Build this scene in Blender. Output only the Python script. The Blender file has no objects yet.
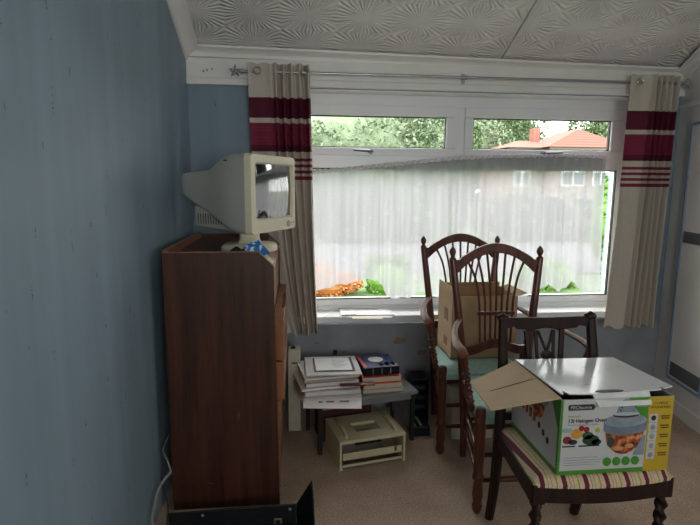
import bpy, bmesh, math, random
from math import sin, cos, tan, pi, radians, sqrt, atan2
from mathutils import Vector, Matrix
random.seed(7)
SC = bpy.context.scene
COL = SC.collection

# ------------------------------------------------------------------ camera
FPX, EYE = 520.0, 1.45
YAW, PITCH, ROLL = 0.10508, 0.15106, 0.0068
fw = Vector((sin(YAW)*cos(PITCH), cos(YAW)*cos(PITCH), -sin(PITCH)))
r0 = Vector((cos(YAW), -sin(YAW), 0)); u0 = r0.cross(fw)
rt = r0*cos(ROLL) + u0*sin(ROLL); up = -r0*sin(ROLL) + u0*cos(ROLL)
cam_data = bpy.data.cameras.new('camera'); cam = bpy.data.objects.new('camera', cam_data); COL.objects.link(cam)
cam.matrix_world = Matrix(((rt.x, up.x, -fw.x, 0), (rt.y, up.y, -fw.y, 0), (rt.z, up.z, -fw.z, EYE), (0, 0, 0, 1)))
cam_data.sensor_width = 36.0; cam_data.lens = 36.0*FPX/700.0; cam_data.clip_start = .02; cam_data.clip_end = 400
SC.camera = cam

def ray(x, y): return rt*((x-350)/FPX) - up*((y-262.5)/FPX) + fw
def atY(x, y, Y): d = ray(x, y); return Vector((0, 0, EYE)) + d*(Y/d.y)
def atZ(x, y, Z): d = ray(x, y); return Vector((0, 0, EYE)) + d*((Z-EYE)/d.z)

# ------------------------------------------------------------------ light
SC.view_settings.view_transform = 'Standard'; SC.view_settings.look = 'None'
SC.view_settings.gamma = 1.0; SC.view_settings.use_curve_mapping = False
SC.view_settings.exposure = 3.17
world = bpy.data.worlds.new('overcast_sky'); SC.world = world; world.use_nodes = True
bg = world.node_tree.nodes['Background']
bg.inputs[0].default_value = (1.0, 0.985, 0.965, 1); bg.inputs[1].default_value = 1.0
pl = bpy.data.lights.new('window_portal', 'AREA'); pl.shape = 'RECTANGLE'; pl.size = 2.1; pl.size_y = 1.35
pl.cycles.is_portal = True
po = bpy.data.objects.new('window_portal', pl); COL.objects.link(po)
po.location = (1.1, 3.45, 1.3); po.rotation_euler = (radians(-90), 0, 0)
pl2 = pl.copy(); pl2.size = 1.0; pl2.size_y = .45
po2 = bpy.data.objects.new('added_side_portal', pl2); COL.objects.link(po2); po2.location = (2.18, .425, 1.5); po2.rotation_euler = (0, radians(90), math.atan(-.15))  # portal of the out-of-view side window added for fill light
pl3 = pl.copy(); pl3.size = 1.4; pl3.size_y = 1.3
po3 = bpy.data.objects.new('added_rear_portal', pl3); COL.objects.link(po3); po3.location = (.75, -2.53, 1.55); po3.rotation_euler = (radians(90), 0, 0)  # portal of the out-of-view rear window, also added for fill
try:
    SC.cycles.max_bounces = 10; SC.cycles.diffuse_bounces = 6; SC.cycles.transparent_max_bounces = 16
except Exception: pass

# ------------------------------------------------------------------ materials
def lin(c):
    if isinstance(c, str):
        c = tuple(int(c[i:i+2], 16) for i in (0, 2, 4))
    return tuple(((v/255)/12.92 if v/255 <= .04045 else ((v/255+.055)/1.055)**2.4) for v in c) + (1.0,)
MATS = {}
class NT:
    def __init__(s, name):
        s.m = bpy.data.materials.new(name); s.m.use_nodes = True; s.t = s.m.node_tree
        s.b = s.t.nodes['Principled BSDF']; s.out = s.t.nodes['Material Output']
    def n(s, typ, **kw):
        nd = s.t.nodes.new(typ)
        for k, v in kw.items():
            if hasattr(nd, k): setattr(nd, k, v)
            else: nd.inputs[k.replace('_', ' ')].default_value = v
        return nd
    def l(s, a, b): s.t.links.new(a, b)
    def math(s, op, a, b=None, c=None):
        nd = s.t.nodes.new('ShaderNodeMath'); nd.operation = op
        for i, v in enumerate((a, b, c)):
            if v is None: continue
            if isinstance(v, (int, float)): nd.inputs[i].default_value = v
            else: s.l(v, nd.inputs[i])
        return nd.outputs[0]
    def coord(s, which='Object', scale=(1, 1, 1)):
        tc = s.n('ShaderNodeTexCoord'); mp = s.n('ShaderNodeMapping'); mp.inputs['Scale'].default_value = scale
        s.l(tc.outputs[which], mp.inputs[0]); return mp.outputs[0]
    def ramp(s, fac, stops):
        r = s.n('ShaderNodeValToRGB'); e = r.color_ramp.elements
        while len(e) < len(stops): e.new(.5)
        for i, (p, c) in enumerate(stops): e[i].position = p; e[i].color = c if len(c) == 4 else c + (1,)
        s.l(fac, r.inputs[0]); return r.outputs[0]
    def noise(s, vec, scale, detail=3, rough=.5):
        nd = s.n('ShaderNodeTexNoise'); nd.inputs['Scale'].default_value = scale; nd.inputs['Detail'].default_value = detail
        nd.inputs['Roughness'].default_value = rough; s.l(vec, nd.inputs['Vector']); return nd.outputs[0]
    def bump(s, h, strength=.3, dist=.01):
        b = s.n('ShaderNodeBump'); b.inputs['Strength'].default_value = strength; b.inputs['Distance'].default_value = dist
        s.l(h, b.inputs['Height']); s.l(b.outputs[0], s.b.inputs['Normal'])
    def mix(s, fac, a, b):
        m = s.n('ShaderNodeMix'); m.data_type = 'RGBA'
        for i, v in ((0, fac), (6, a), (7, b)):
            if isinstance(v, (int, float)): m.inputs[i].default_value = v
            elif isinstance(v, tuple): m.inputs[i].default_value = v
            else: s.l(v, m.inputs[i])
        return m.outputs[2]

def mat(name, col, rough=.6, vary=.12, scale=20, bump=0, bscale=None, metal=0, spec=.4, stretch=(1, 1, 1)):
    if name in MATS: return MATS[name]
    t = NT(name); c = lin(col); t.b.inputs['Roughness'].default_value = rough; t.b.inputs['Metallic'].default_value = metal
    t.b.inputs['Specular IOR Level'].default_value = spec
    v = t.coord('Object', stretch); f = t.noise(v, scale, 4)
    a = tuple(x*(1-vary) for x in c[:3]) + (1,); b = tuple(min(1, x*(1+vary)) for x in c[:3]) + (1,)
    t.l(t.ramp(f, [(.3, a), (.7, b)]), t.b.inputs['Base Color'])
    if bump: t.bump(t.noise(v, bscale or scale*4, 3), bump, .004)
    MATS[name] = t.m; return t.m

def wood(name, dark, light, rough=.35, axis=2, scale=1.0, spec=.4):
    if name in MATS: return MATS[name]
    t = NT(name); t.b.inputs['Roughness'].default_value = rough; t.b.inputs['Specular IOR Level'].default_value = spec
    st = [22*scale]*3; st[axis] = 1.2*scale
    v = t.coord('Object', tuple(st)); f = t.noise(v, 1.6, 5, .6)
    v2 = t.coord('Object', tuple(x*5 for x in st)); g = t.noise(v2, 2, 3)
    h = t.math('ADD', t.math('MULTIPLY', f, .75), t.math('MULTIPLY', g, .25))
    t.l(t.ramp(h, [(.34, lin(dark)), (.66, lin(light))]), t.b.inputs['Base Color'])
    t.bump(g, .05, .002); MATS[name] = t.m; return t.m

# ------------------------------------------------------------------ mesh helpers
class MB:
    def __init__(s): s.v = []; s.f = []; s.mi = []; s.cur = 0
    def add(s, vs, fs):
        o = len(s.v); s.v += [Vector(p) for p in vs]; s.f += [tuple(i+o for i in f) for f in fs]; s.mi += [s.cur]*len(fs); return s
    def box(s, x0, x1, y0, y1, z0, z1):
        return s.add([(x0,y0,z0),(x1,y0,z0),(x1,y1,z0),(x0,y1,z0),(x0,y0,z1),(x1,y0,z1),(x1,y1,z1),(x0,y1,z1)],
              [(0,3,2,1),(4,5,6,7),(0,1,5,4),(1,2,6,5),(2,3,7,6),(3,0,4,7)])
    def obox(s, o, ax, ay, az):      # oriented box: corner o with edge vectors
        o, ax, ay, az = map(Vector, (o, ax, ay, az))
        return s.add([o, o+ax, o+ax+ay, o+ay, o+az, o+ax+az, o+ax+ay+az, o+ay+az],
              [(0,3,2,1),(4,5,6,7),(0,1,5,4),(1,2,6,5),(2,3,7,6),(3,0,4,7)])
    def prism(s, pts, ext):          # closed polygon (3D points) extruded along ext
        pts = [Vector(p) for p in pts]; e = Vector(ext); n = len(pts)
        nrm = Vector((0, 0, 0))
        for i in range(n): nrm += (pts[i]-pts[0]).cross(pts[(i+1) % n]-pts[0])
        if nrm.dot(e) > 0: pts = pts[::-1]
        return s.add(pts + [p+e for p in pts], [tuple(range(n)), tuple(range(2*n-1, n-1, -1))] + [(i, i+n, (i+1) % n+n, (i+1) % n) for i in range(n)])
    def tube(s, pts, rad, seg=8, caps=True, flat=1.0, flat_axis=None):
        pts = [Vector(p) for p in pts]; n = len(pts)
        if isinstance(rad, (int, float)): rad = [rad]*n
        vs = []; prev = None
        for i in range(n):
            t = (pts[min(i+1, n-1)] - pts[max(i-1, 0)]).normalized()
            if prev is None:
                a = Vector((0, 0, 1)) if abs(t.z) < .9 else Vector((0, 1, 0))
                if flat_axis: a = Vector(flat_axis)
                x = (a - t*a.dot(t)).normalized()
            else:
                x = prev - t*prev.dot(t); x.normalize()
            prev = x; y = t.cross(x)
            for k in range(seg):
                an = 2*pi*k/seg; vs.append(pts[i] + x*(rad[i]*cos(an)*flat) + y*(rad[i]*sin(an)))
        fs = []
        for i in range(n-1):
            for k in range(seg):
                a = i*seg+k; b = i*seg+(k+1) % seg; fs.append((a, b, b+seg, a+seg))
        if caps: fs += [tuple(range(seg-1, -1, -1)), tuple(range((n-1)*seg, n*seg))]
        return s.add(vs, fs)
    def lathe(s, a, b, prof, seg=12):   # prof: list of (t along a->b 0..1, radius)
        a, b = Vector(a), Vector(b)
        return s.tube([a + (b-a)*t for t, r in prof], [r for t, r in prof], seg)
    def sheet(s, fn, nu, nv, thick=0, tdir=None):
        vs = [Vector(fn(i/nu, j/nv)) for j in range(nv+1) for i in range(nu+1)]
        fs = [(j*(nu+1)+i, j*(nu+1)+i+1, (j+1)*(nu+1)+i+1, (j+1)*(nu+1)+i) for j in range(nv) for i in range(nu)]
        if thick:
            td = Vector(tdir)*thick; n = len(vs); vs2 = [v+td for v in vs]
            f2 = [tuple(k+n for k in reversed(f)) for f in fs]
            rim = [j*(nu+1) for j in range(nv+1)]
            b = list(range(nu+1)) + [j*(nu+1)+nu for j in range(1, nv+1)] + [nv*(nu+1)+i for i in range(nu-1, -1, -1)] + [j*(nu+1) for j in range(nv-1, 0, -1)]
            f3 = [(b[(k+1) % len(b)], b[k], b[k]+n, b[(k+1) % len(b)]+n) for k in range(len(b))]
            return s.add(vs+vs2, fs+f2+f3)
        return s.add(vs, fs)
    def loft(s, rings, caps=True):
        n = len(rings[0]); vs = [p for r in rings for p in r]; fs = []
        for i in range(len(rings)-1):
            for k in range(n):
                a = i*n+k; b = i*n+(k+1) % n; fs.append((a, b, b+n, a+n))
        if caps: fs += [tuple(range(n-1, -1, -1)), tuple(range((len(rings)-1)*n, len(rings)*n))]
        return s.add(vs, fs)
    def ball(s, c, r, seg=10, rings=6, sc=(1, 1, 1)):
        c = Vector(c); vs = [c+Vector((0, 0, -r*sc[2]))]
        for i in range(1, rings):
            ph = -pi/2+pi*i/rings
            for k in range(seg):
                an = 2*pi*k/seg; vs.append(c+Vector((r*sc[0]*cos(ph)*cos(an), r*sc[1]*cos(ph)*sin(an), r*sc[2]*sin(ph))))
        vs.append(c+Vector((0, 0, r*sc[2]))); N = len(vs)-1
        fs = [(0, 1+(k+1) % seg, 1+k) for k in range(seg)]
        for i in range(rings-2):
            for k in range(seg):
                a = 1+i*seg+k; b = 1+i*seg+(k+1) % seg; fs.append((a, b, b+seg, a+seg))
        o = 1+(rings-2)*seg; fs += [(N, o+k, o+(k+1) % seg) for k in range(seg)]
        return s.add(vs, fs)
    def build(s, name, m, parent=None, bevel=0, smooth=False, bseg=2, recalc=True):
        lo = Vector((min(v.x for v in s.v), min(v.y for v in s.v), min(v.z for v in s.v)))
        hi = Vector((max(v.x for v in s.v), max(v.y for v in s.v), max(v.z for v in s.v)))
        c = Vector(((lo.x+hi.x)/2, (lo.y+hi.y)/2, lo.z))
        me = bpy.data.meshes.new(name); me.from_pydata([v-c for v in s.v], [], s.f)
        for mm in (m if isinstance(m, (list, tuple)) else [m]): me.materials.append(mm)
        if isinstance(m, (list, tuple)):
            for p, i in zip(me.polygons, s.mi): p.material_index = i
        if recalc:
            bm = bmesh.new(); bm.from_mesh(me); bmesh.ops.recalc_face_normals(bm, faces=bm.faces); bm.to_mesh(me); bm.free()
        if smooth:
            for p in me.polygons: p.use_smooth = True
            try: me.set_sharp_from_angle(angle=radians(40))
            except Exception: pass
        me.update(); o = bpy.data.objects.new(name, me); COL.objects.link(o)
        if bevel:
            b = o.modifiers.new('bevel', 'BEVEL'); b.width = bevel; b.segments = bseg; b.limit_method = 'ANGLE'; b.angle_limit = radians(35)
        wl = c
        if parent is not None:
            o.parent = parent; wl = c - Vector(parent['_w'])
        o.location = wl; o['_w'] = tuple(c); return o

def tag(o, label, cat, group=None, kind=None):
    o['label'] = label; o['category'] = cat
    if group: o['group'] = group
    if kind: o['kind'] = kind
    return o
def thing(name, label, cat, loc=(0, 0, 0), group=None):
    o = bpy.data.objects.new(name, None); COL.objects.link(o); o.location = loc; o['_w'] = tuple(loc)
    o.empty_display_size = .05; return tag(o, label, cat, group)
def struct(o): o['kind'] = 'structure'; return o
def sempty(name, loc):
    o = bpy.data.objects.new(name, None); COL.objects.link(o); o.location = loc; o['_w'] = tuple(loc); return struct(o)
def copy_tree(o, parent=None):
    c = o.copy(); COL.objects.link(c)
    if parent: c.parent = parent
    for ch in [x for x in bpy.data.objects if x.parent == o]: copy_tree(ch, c)
    return c
def text(name, body, size, origin, ax, ay, m, parent, extrude=.0004, align='LEFT', sx=1.0, bold=0):
    cu = bpy.data.curves.new(name, 'FONT'); cu.body = body; cu.size = size; cu.extrude = extrude; cu.align_x = align; cu.offset = bold
    tmp = bpy.data.objects.new(name, cu); COL.objects.link(tmp)
    dg = bpy.context.evaluated_depsgraph_get(); me = bpy.data.meshes.new_from_object(tmp.evaluated_get(dg))
    bpy.data.objects.remove(tmp)
    ax, ay = Vector(ax).normalized(), Vector(ay).normalized(); az = ax.cross(ay); o0 = Vector(origin)
    for v in me.vertices: p = v.co.copy(); v.co = o0 + ax*p.x*sx + ay*p.y + az*p.z
    mb = MB(); mb.add([v.co for v in me.vertices], [tuple(p.vertices) for p in me.polygons])
    return mb.build(name, m, parent)
def bez(p0, p1, p2, n=10):
    p0, p1, p2 = map(Vector, (p0, p1, p2)); return [p0*(1-t)**2+p1*2*t*(1-t)+p2*t*t for t in [i/n for i in range(n+1)]]
def spline(pts, n=6):
    pts = [Vector(p) for p in pts]; out = []
    for i in range(len(pts)-1):
        a = pts[max(i-1, 0)]; b = pts[i]; c = pts[i+1]; d = pts[min(i+2, len(pts)-1)]
        for k in range(n):
            t = k/n; out.append(.5*((2*b)+(c-a)*t+(2*a-5*b+4*c-d)*t*t+(3*b-a-3*c+d)*t**3))
    return out+[pts[-1]]

# ------------------------------------------------------------------ room shell
XL, D, XR = -.612, 3.2, 2.455
REAR = -2.4; FLATZ = 3.0; SL = tan(radians(23.5)); CZ = 2.178; KX = -.015; CXM = .9
def cz(x): return CZ + KX*(x-CXM)
def xr(Y): return XR + .15*(Y-D)
YF = D - (FLATZ-CZ)/SL          # where the slope meets the flat ceiling

def wall_blue(name, base, mark):
    t = NT(name); t.b.inputs['Roughness'].default_value = .55; t.b.inputs['Specular IOR Level'].default_value = .3
    v = t.coord('Object', (9, 9, .7)); f = t.noise(v, 1.4, 4)
    w = t.coord('Object', (1, 1, 1)); big = t.noise(w, 1.6, 3)
    c = lin(base); col = t.ramp(t.math('ADD', t.math('MULTIPLY', f, .55), t.math('MULTIPLY', big, .45)),
        [(.3, tuple(x*.86 for x in c[:3])), (.7, tuple(x*1.12 for x in c[:3]))])
    # sparse vertical slub marks of the wallpaper
    mv = t.coord('Object', (42, 42, 9)); vo = t.n('ShaderNodeTexVoronoi'); vo.inputs['Scale'].default_value = 1.0; t.l(mv, vo.inputs['Vector'])
    near = t.math('LESS_THAN', vo.outputs['Distance'], .2)
    rnd = t.n('ShaderNodeSeparateColor'); t.l(vo.outputs['Color'], rnd.inputs[0])
    few = t.math('GREATER_THAN', rnd.outputs[0], .87)
    brk = t.math('GREATER_THAN', t.noise(t.coord('Object', (30, 30, 160)), 1, 2), .5)
    fac = t.math('MULTIPLY', t.math('MULTIPLY', near, few), t.math('MULTIPLY', brk, .8))
    t.l(t.mix(fac, col, lin(mark)), t.b.inputs['Base Color'])
    t.bump(t.noise(t.coord('Object', (60, 60, 6)), 3, 4), .12, .003); return t.m
M_wall = wall_blue('blue_wallpaper', '8194a2', '4a5660')
M_wallback = mat('slate_blue_paint', '8d929a', .7, .15, 6, .15, 40)
M_white = mat('white_gloss_paint', 'e4e2de', .38, .05, 5)
M_upvc = mat('white_upvc', 'ebecee', .28, .02, 5)
M_gasket = mat('black_gasket', '2a2c2e', .6)

def ceiling_mat():
    t = NT('starburst_textured_ceiling'); t.b.inputs['Roughness'].default_value = .75
    tc = t.n('ShaderNodeTexCoord'); sp = t.n('ShaderNodeSeparateXYZ'); t.l(tc.outputs['Object'], sp.inputs[0])
    P = .298; Q = .235
    def cell(off):
        x = t.math('SUBTRACT', t.math('FRACT', t.math('DIVIDE', t.math('ADD', sp.outputs[0], .07+off[0]), P)), .5)
        y = t.math('SUBTRACT', t.math('FRACT', t.math('DIVIDE', t.math('ADD', sp.outputs[1], off[1]), Q)), .5)
        return t.math('MULTIPLY', x, P), t.math('MULTIPLY', y, Q)
    x, y = cell((0, .02))
    a = t.math('ARCTAN2', y, x); r = t.math('SQRT', t.math('ADD', t.math('MULTIPLY', x, x), t.math('MULTIPLY', y, y)))
    wob = t.noise(t.coord('Object'), 14, 2)
    ph = t.math('ADD', t.math('MULTIPLY', a, 34), t.math('MULTIPLY', wob, 2.0))
    s = t.math('SINE', ph)
    ring = t.math('SUBTRACT', t.math('MULTIPLY', r, 7.0), .03)
    amp = t.math('MINIMUM', t.math('MAXIMUM', ring, 0), .8)
    ctr = t.math('MULTIPLY', t.math('LESS_THAN', r, .02), .5)
    h = t.math('ADD', t.math('MULTIPLY', s, amp), t.math('ADD', ctr, t.math('MULTIPLY', r, -4)))
    t.bump(h, .75, .0065)
    n = t.noise(t.coord('Object'), 5, 4); c = lin('e8e5e1')
    t.l(t.ramp(n, [(.3, tuple(v*.86 for v in c[:3])), (.7, c)]), t.b.inputs['Base Color']); return t.m
M_ceil = ceiling_mat()
def carpet_mat():
    t = NT('brown_carpet'); t.b.inputs['Roughness'].default_value = .95; t.b.inputs['Specular IOR Level'].default_value = .05
    v = t.coord('Object'); a = t.noise(v, 130, 3, .7); b = t.noise(v, 4, 4); g = t.noise(v, 420, 2)
    f = t.math('ADD', t.math('MULTIPLY', a, .6), t.math('ADD', t.math('MULTIPLY', b, .25), t.math('MULTIPLY', g, .15)))
    t.l(t.ramp(f, [(.36, lin('8a7465')), (.5, lin('b29b89')), (.64, lin('d0bcaa'))]), t.b.inputs['Base Color'])
    t.bump(t.noise(v, 300, 3), .6, .006); return t.m
M_carpet = carpet_mat()

struct(MB().box(XL-.1, XR+.2, REAR-.1, D+.12, -.1, 0).build('floor', M_carpet))
# left wall follows the ceiling slope
poly = [(XL, REAR, 0), (XL, D, 0), (XL, D, CZ+.05), (XL, YF, FLATZ+.05), (XL, REAR, FLATZ+.02)]
struct(MB().prism(poly, (-.1, 0, 0)).build('wall_left', M_wall))
M_rwall = mat('off_white_panel_paint', 'dedbd9', .5, .05, 3)
SY0, SY1, SZ0, SZ1 = .2, .65, 1.0, 2.0       # unseen window added in the right wall to brighten the room
wr = MB()
wr.prism([(xr(REAR), REAR, 0), (xr(SY0), SY0, 0), (xr(SY0), SY0, FLATZ+.02), (xr(REAR), REAR, FLATZ+.02)], (.1, 0, 0))
wr.prism([(xr(SY1), SY1, 0), (xr(D), D, 0), (xr(D), D, CZ+.02), (xr(YF), YF, FLATZ+.02), (xr(SY1), SY1, FLATZ+.02)], (.1, 0, 0))
for z0, z1 in ((0, SZ0), (SZ1, FLATZ+.02)): wr.prism([(xr(SY0), SY0, z0), (xr(SY1), SY1, z0), (xr(SY1), SY1, z1), (xr(SY0), SY0, z1)], (.1, 0, 0))
struct(wr.build('wall_right', M_rwall))
QX0, QX1, QZ0, QZ1 = .05, 1.45, .9, 2.2       # unseen window added behind the viewer for more fill light
wq = MB(); wq.box(XL-.1, QX0, REAR-.1, REAR, 0, FLATZ+.1); wq.box(QX1, XR+.2, REAR-.1, REAR, 0, FLATZ+.1); wq.box(QX0, QX1, REAR-.1, REAR, QZ1, FLATZ+.1); wq.box(QX0, QX1, REAR-.1, REAR, 0, QZ0)
struct(wq.build('wall_rear', mat('cream_wall_paint', 'e2dccf', .7, .05, 3)))
# back wall with window opening
WX0, WX1, WZ0, WZ1 = -.16, 2.185, .56, 2.0
wb = MB()
wb.box(XL-.1, WX0, D, D+.28, 0, 2.4); wb.box(WX1, XR+.2, D, D+.28, 0, 2.4)
wb.box(WX0, WX1, D, D+.28, 0, WZ0); wb.box(WX0, WX1, D, D+.28, WZ1, 2.4)
WB = struct(wb.build('wall_back', M_wall))
# paint below the sill is greyer: dado board of the same plaster, 3 mm proud
lp = MB().box(XL+.002, XR-.002, D-.003, D, 0.0, WZ0).build('painted_lower_wall', M_wallback, WB)
# ceiling boards with one open joint
ce = sempty('ceiling', (XL, D, CZ))
def cboard(x0, x1):
    ln = (D-YF)/cos(radians(23.5)); o = MB().box(x0, x1, 0, ln, 0, .02).build('ceiling_board', M_ceil)
    # local y runs up the slope
    for v in o.data.vertices: v.co.x += o.location.x; v.co.y += ln/2
    o.location = (-XL, 0, 0); o.rotation_euler = (radians(180-23.5), 0, 0); o.parent = ce
    # mirror so that local x keeps world x
    return o
JX = 1.247
for a, b in ((XL, JX-.0045), (JX+.0045, XR+.05)):
    ln = (D+.02-YF)/cos(radians(23.5)); mb = MB()
    th = radians(23.5); d = Vector((0, -cos(th), sin(th))); n = Vector((0, sin(th), cos(th)))
    # mesh is made in a local frame (x, up-slope, out) so that the pattern follows the board
    me = MB().box(a, b, 0, ln, 0, .02)
    o = me.build('ceiling_board', M_ceil)
    cx = (a+b)/2
    for v in o.data.vertices: v.co.x += cx; v.co.y += ln/2
    o.parent = ce
    o.matrix_local = Matrix(((1, 0, 0, -XL), (0, d.y, n.y, .02), (KX, d.z, n.z, -KX*CXM), (0, 0, 0, 1)))
MB().box(XL-.1, XR+.2, REAR, YF+.05, FLATZ-.0, FLATZ+.04).build('flat_board', M_ceil, ce)
th = radians(23.5); d = Vector((0, -cos(th), sin(th))); n = Vector((0, sin(th), cos(th)))
MB().obox((XL-.1, D+.25, CZ+.03-.25*SL), (XR-XL+.3, 0, 0), d*((D+.3-YF)/cos(th)), n*.06).build('roof_backing', mat('dark_void', '2a2928', .8), ce)

# coving: back, left, right ; batten board above the window
def coving(path_a, path_b, inn, dn, name, r=.075):
    a, b = Vector(path_a), Vector(path_b); inn, dn = Vector(inn), Vector(dn)
    prof = [(0, 0), (r, 0), (r*.98, .012)]
    for k in range(1, 7):
        an = k/7*pi/2; prof.append((r - (r-.012)*sin(an)*1.0 + 0, .012 + (r-.024)*(1-cos(an))))
    prof += [(.012, r*.98), (0, r)]
    ring = lambda o: [o + inn*p + dn*q for p, q in prof]
    return struct(MB().loft([ring(a), ring(b)]).build(name, M_white, smooth=True))
coving((XL, D, cz(XL)+.004), (XR, D, cz(XR)+.004), (0, -1, SL*.9), (0, 0, -1), 'trim_1', .045)
coving((XL, D, cz(XL)), (XL, YF, FLATZ+cz(XL)-CZ), (1, 0, 0), (0, -sin(th)*.0, -1), 'trim_2', .075)
coving((xr(D), D, cz(XR)), (xr(YF), YF, FLATZ+cz(XR)-CZ), (-1, 0, 0), (0, 0, -1), 'trim_3', .06)
bt = MB().box(XL, XR, D-.024, D, 2.045, 2.153); bt.box(XL, XR, D-.034, D, 2.006, 2.043)
struct(bt.build('trim_4', M_white, bevel=.003))
# small filler dabs on the batten
for i, (px, py) in enumerate(((207, 70), (212, 69), (203.5, 71))):
    p = atY(px, py, D-.0245)
    MB().ball((p.x, p.y, p.z), .006, 8, 5, (1, .2, 1.2)).build('filler_dab', mat('grey_filler', '9a9896', .8), bpy.data.objects['trim_4'])
struct(MB().prism([(xr(D), D, 0), (xr(D)-.015, D, 0), (xr(REAR)-.015, REAR, 0), (xr(REAR), REAR, 0)], (0, 0, .09)).build('baseboard_right', M_white, bevel=.003))

# blue-edged service panel on the right wall
rdir = Vector((.15, 1, 0)).normalized(); rn = Vector((-rdir.y, rdir.x, 0))
def rw(Y, z, out=0): return Vector((xr(Y), Y, z)) + rn*out
pd = sempty('door_1', tuple(rw(2.86, .2)))
M_panelw = mat('white_panel_enamel', 'e6e3e1', .35, .03, 4)
M_trimb = mat('blue_edge_strip', '7d93b2', .45, .05, 20)
M_grille = mat('grey_grille', '6f7073', .6, .1, 200)
Y0, Y1, Z0, Z1 = 2.675, 3.03, .208, 1.83
def rbox(y0, y1, z0, z1, o0, o1): 
    return MB().obox(rw(y0, z0, o0), rdir*((y1-y0)*sqrt(1+.0225)), rn*(o1-o0), (0, 0, z1-z0))
rbox(Y0, Y1, Z0, Z1, 0, .012).build('panel', M_panelw, pd, bevel=.002)
for a in ((Y0, Y1, Z0, Z0+.016), (Y0, Y1, Z1-.016, Z1), (Y0, Y0+.016, Z0+.016, Z1-.016), (Y1-.016, Y1, Z0+.016, Z1-.016)):
    rbox(*a, .012, .02).build('edge_strip', M_trimb, pd, bevel=.002)
for z0, z1 in ((Z0+.028, .325), (1.098, 1.168)):
    g = rbox(Y0+.028, Y1-.028, z0, z1, .010, .014).build('grille', M_grille, pd)
    k = int((z1-z0)/.0085)
    for i in range(k):
        rbox(Y0+.03, Y1-.03, z0+.0085*i+.002, z0+.0085*i+.0065, .014, .0175).build('grille_slat', M_grille, g)
# ledge board high on the right wall
struct(rbox(2.0, 3.19, 1.93, 1.955, 0, .02).build('trim_5', M_white, bevel=.003))

# ------------------------------------------------------------------ window
FY0, FY1 = 3.315, 3.385
wn = sempty('window_1', (1.0, 3.35, .6))
fr = MB()
TR0, TR1 = 1.545, 1.635           # transom
MX0, MX1 = 1.012, 1.082          # mullion of the top lights
fr.box(WX0, WX1, FY0, FY1, .655, .70); fr.box(WX0, WX1, FY0, FY1, 1.925, 2.0)
fr.box(WX0, WX0+.05, FY0, FY1, .70, 1.925); fr.box(2.135, WX1, FY0, FY1, .70, 1.925)
fr.box(WX0+.05, 2.135, FY0, FY1, TR0, TR1); fr.box(MX0, MX1, FY0, FY1, TR1, 1.925)
fr.build('frame', M_upvc, wn, bevel=.006)
M_glass = NT('window_glass')
tr = M_glass.n('ShaderNodeBsdfTransparent'); gl = M_glass.n('ShaderNodeBsdfGlossy'); gl.inputs['Roughness'].default_value = .02
tr.inputs[0].default_value = (.96, .98, .97, 1)
lw = M_glass.n('ShaderNodeLayerWeight'); lw.inputs[0].default_value = .12; mx = M_glass.n('ShaderNodeMixShader')
M_glass.l(lw.outputs['Fresnel'], mx.inputs[0]); M_glass.l(tr.outputs[0], mx.inputs[1]); M_glass.l(gl.outputs[0], mx.inputs[2])
M_glass.l(mx.outputs[0], M_glass.out.inputs[0]); M_glass = M_glass.m
def pane(x0, x1, z0, z1, parent): MB().box(x0, x1, 3.345, 3.349, z0, z1).build('pane', M_glass, parent)
def gasket(x0, x1, z0, z1, parent, y=3.318, w=.006):
    g = MB(); g.box(x0, x1, y, y+.02, z1-w, z1); g.box(x0, x1, y, y+.02, z0, z0+w); g.box(x0, x0+w, y, y+.02, z0+w, z1-w); g.box(x1-w, x1, y, y+.02, z0+w, z1-w)
    g.build('gasket', M_gasket, parent)
def sash(x0, x1, z0, z1, gx0, gx1, gz0, gz1, hx):
    y0, y1 = 3.300, 3.345; m = MB()
    m.box(x0, x1, y0, y1, z0, gz0); m.box(x0, x1, y0, y1, gz1, z1); m.box(x0, gx0, y0, y1, gz0, gz1); m.box(gx1, x1, y0, y1, gz0, gz1)
    s = m.build('sash', M_upvc, wn, bevel=.006); gasket(gx0, gx1, gz0, gz1, s); pane(gx0, gx1, gz0, gz1, s)
    h = MB(); zc = (z0+gz0)/2
    h.lathe((hx, y0, zc), (hx, y0-.035, zc), [(0, .016), (.35, .016), (.4, .011), (1, .012)], 12)
    h.tube([(hx, y0-.03, zc), (hx+.03*(-1 if hx < 1 else 1), y0-.036, zc+.004), (hx+.115*(-1 if hx < 1 else 1), y0-.04, zc+.008)], [.010, .008, .006], 8)
    h.build('handle', mat('satin_silver', '8d8f92', .3, .05, metal=.8), s, smooth=True)
    MB().lathe((hx, y0-.034, zc), (hx, y0-.040, zc), [(0, .009), (1, .008)], 10).build('lock_cap', M_gasket, s)
sash(WX0+.04, 1.018, 1.622, 1.934, WX0+.1, .957, 1.672, 1.866, .475)
sash(1.076, 2.145, 1.622, 1.934, 1.134, 2.066, 1.672, 1.866, 1.60)
gasket(WX0+.05, 2.135, .70, TR0, wn); pane(WX0+.05, 2.135, .70, TR0, wn)
sl = MB(); sl.box(WX0-.03, WX1+.03, D-.055, 3.32, .603, .655) if False else sl.box(WX0-.03, WX1+.03, D-.055, D+.002, .585, .628).box(WX0, WX1, D, 3.32, .585, .628)
struct(sl.build('trim_6', M_upvc, bevel=.006))       # window board
MB().box(WX0, WX1, FY0, FY1, .60, .655).build('bottom_rail', M_upvc, wn, bevel=.004)
# white lining of the reveal
rv = MB(); rv.box(WX0, WX0+.006, D, FY0, .628, WZ1); rv.box(WX1-.006, WX1, D, FY0, .628, WZ1); rv.box(WX0, WX1, D-.004, FY0, WZ1-.006, WZ1)
rv.build('reveal_lining', M_white, wn)

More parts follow.
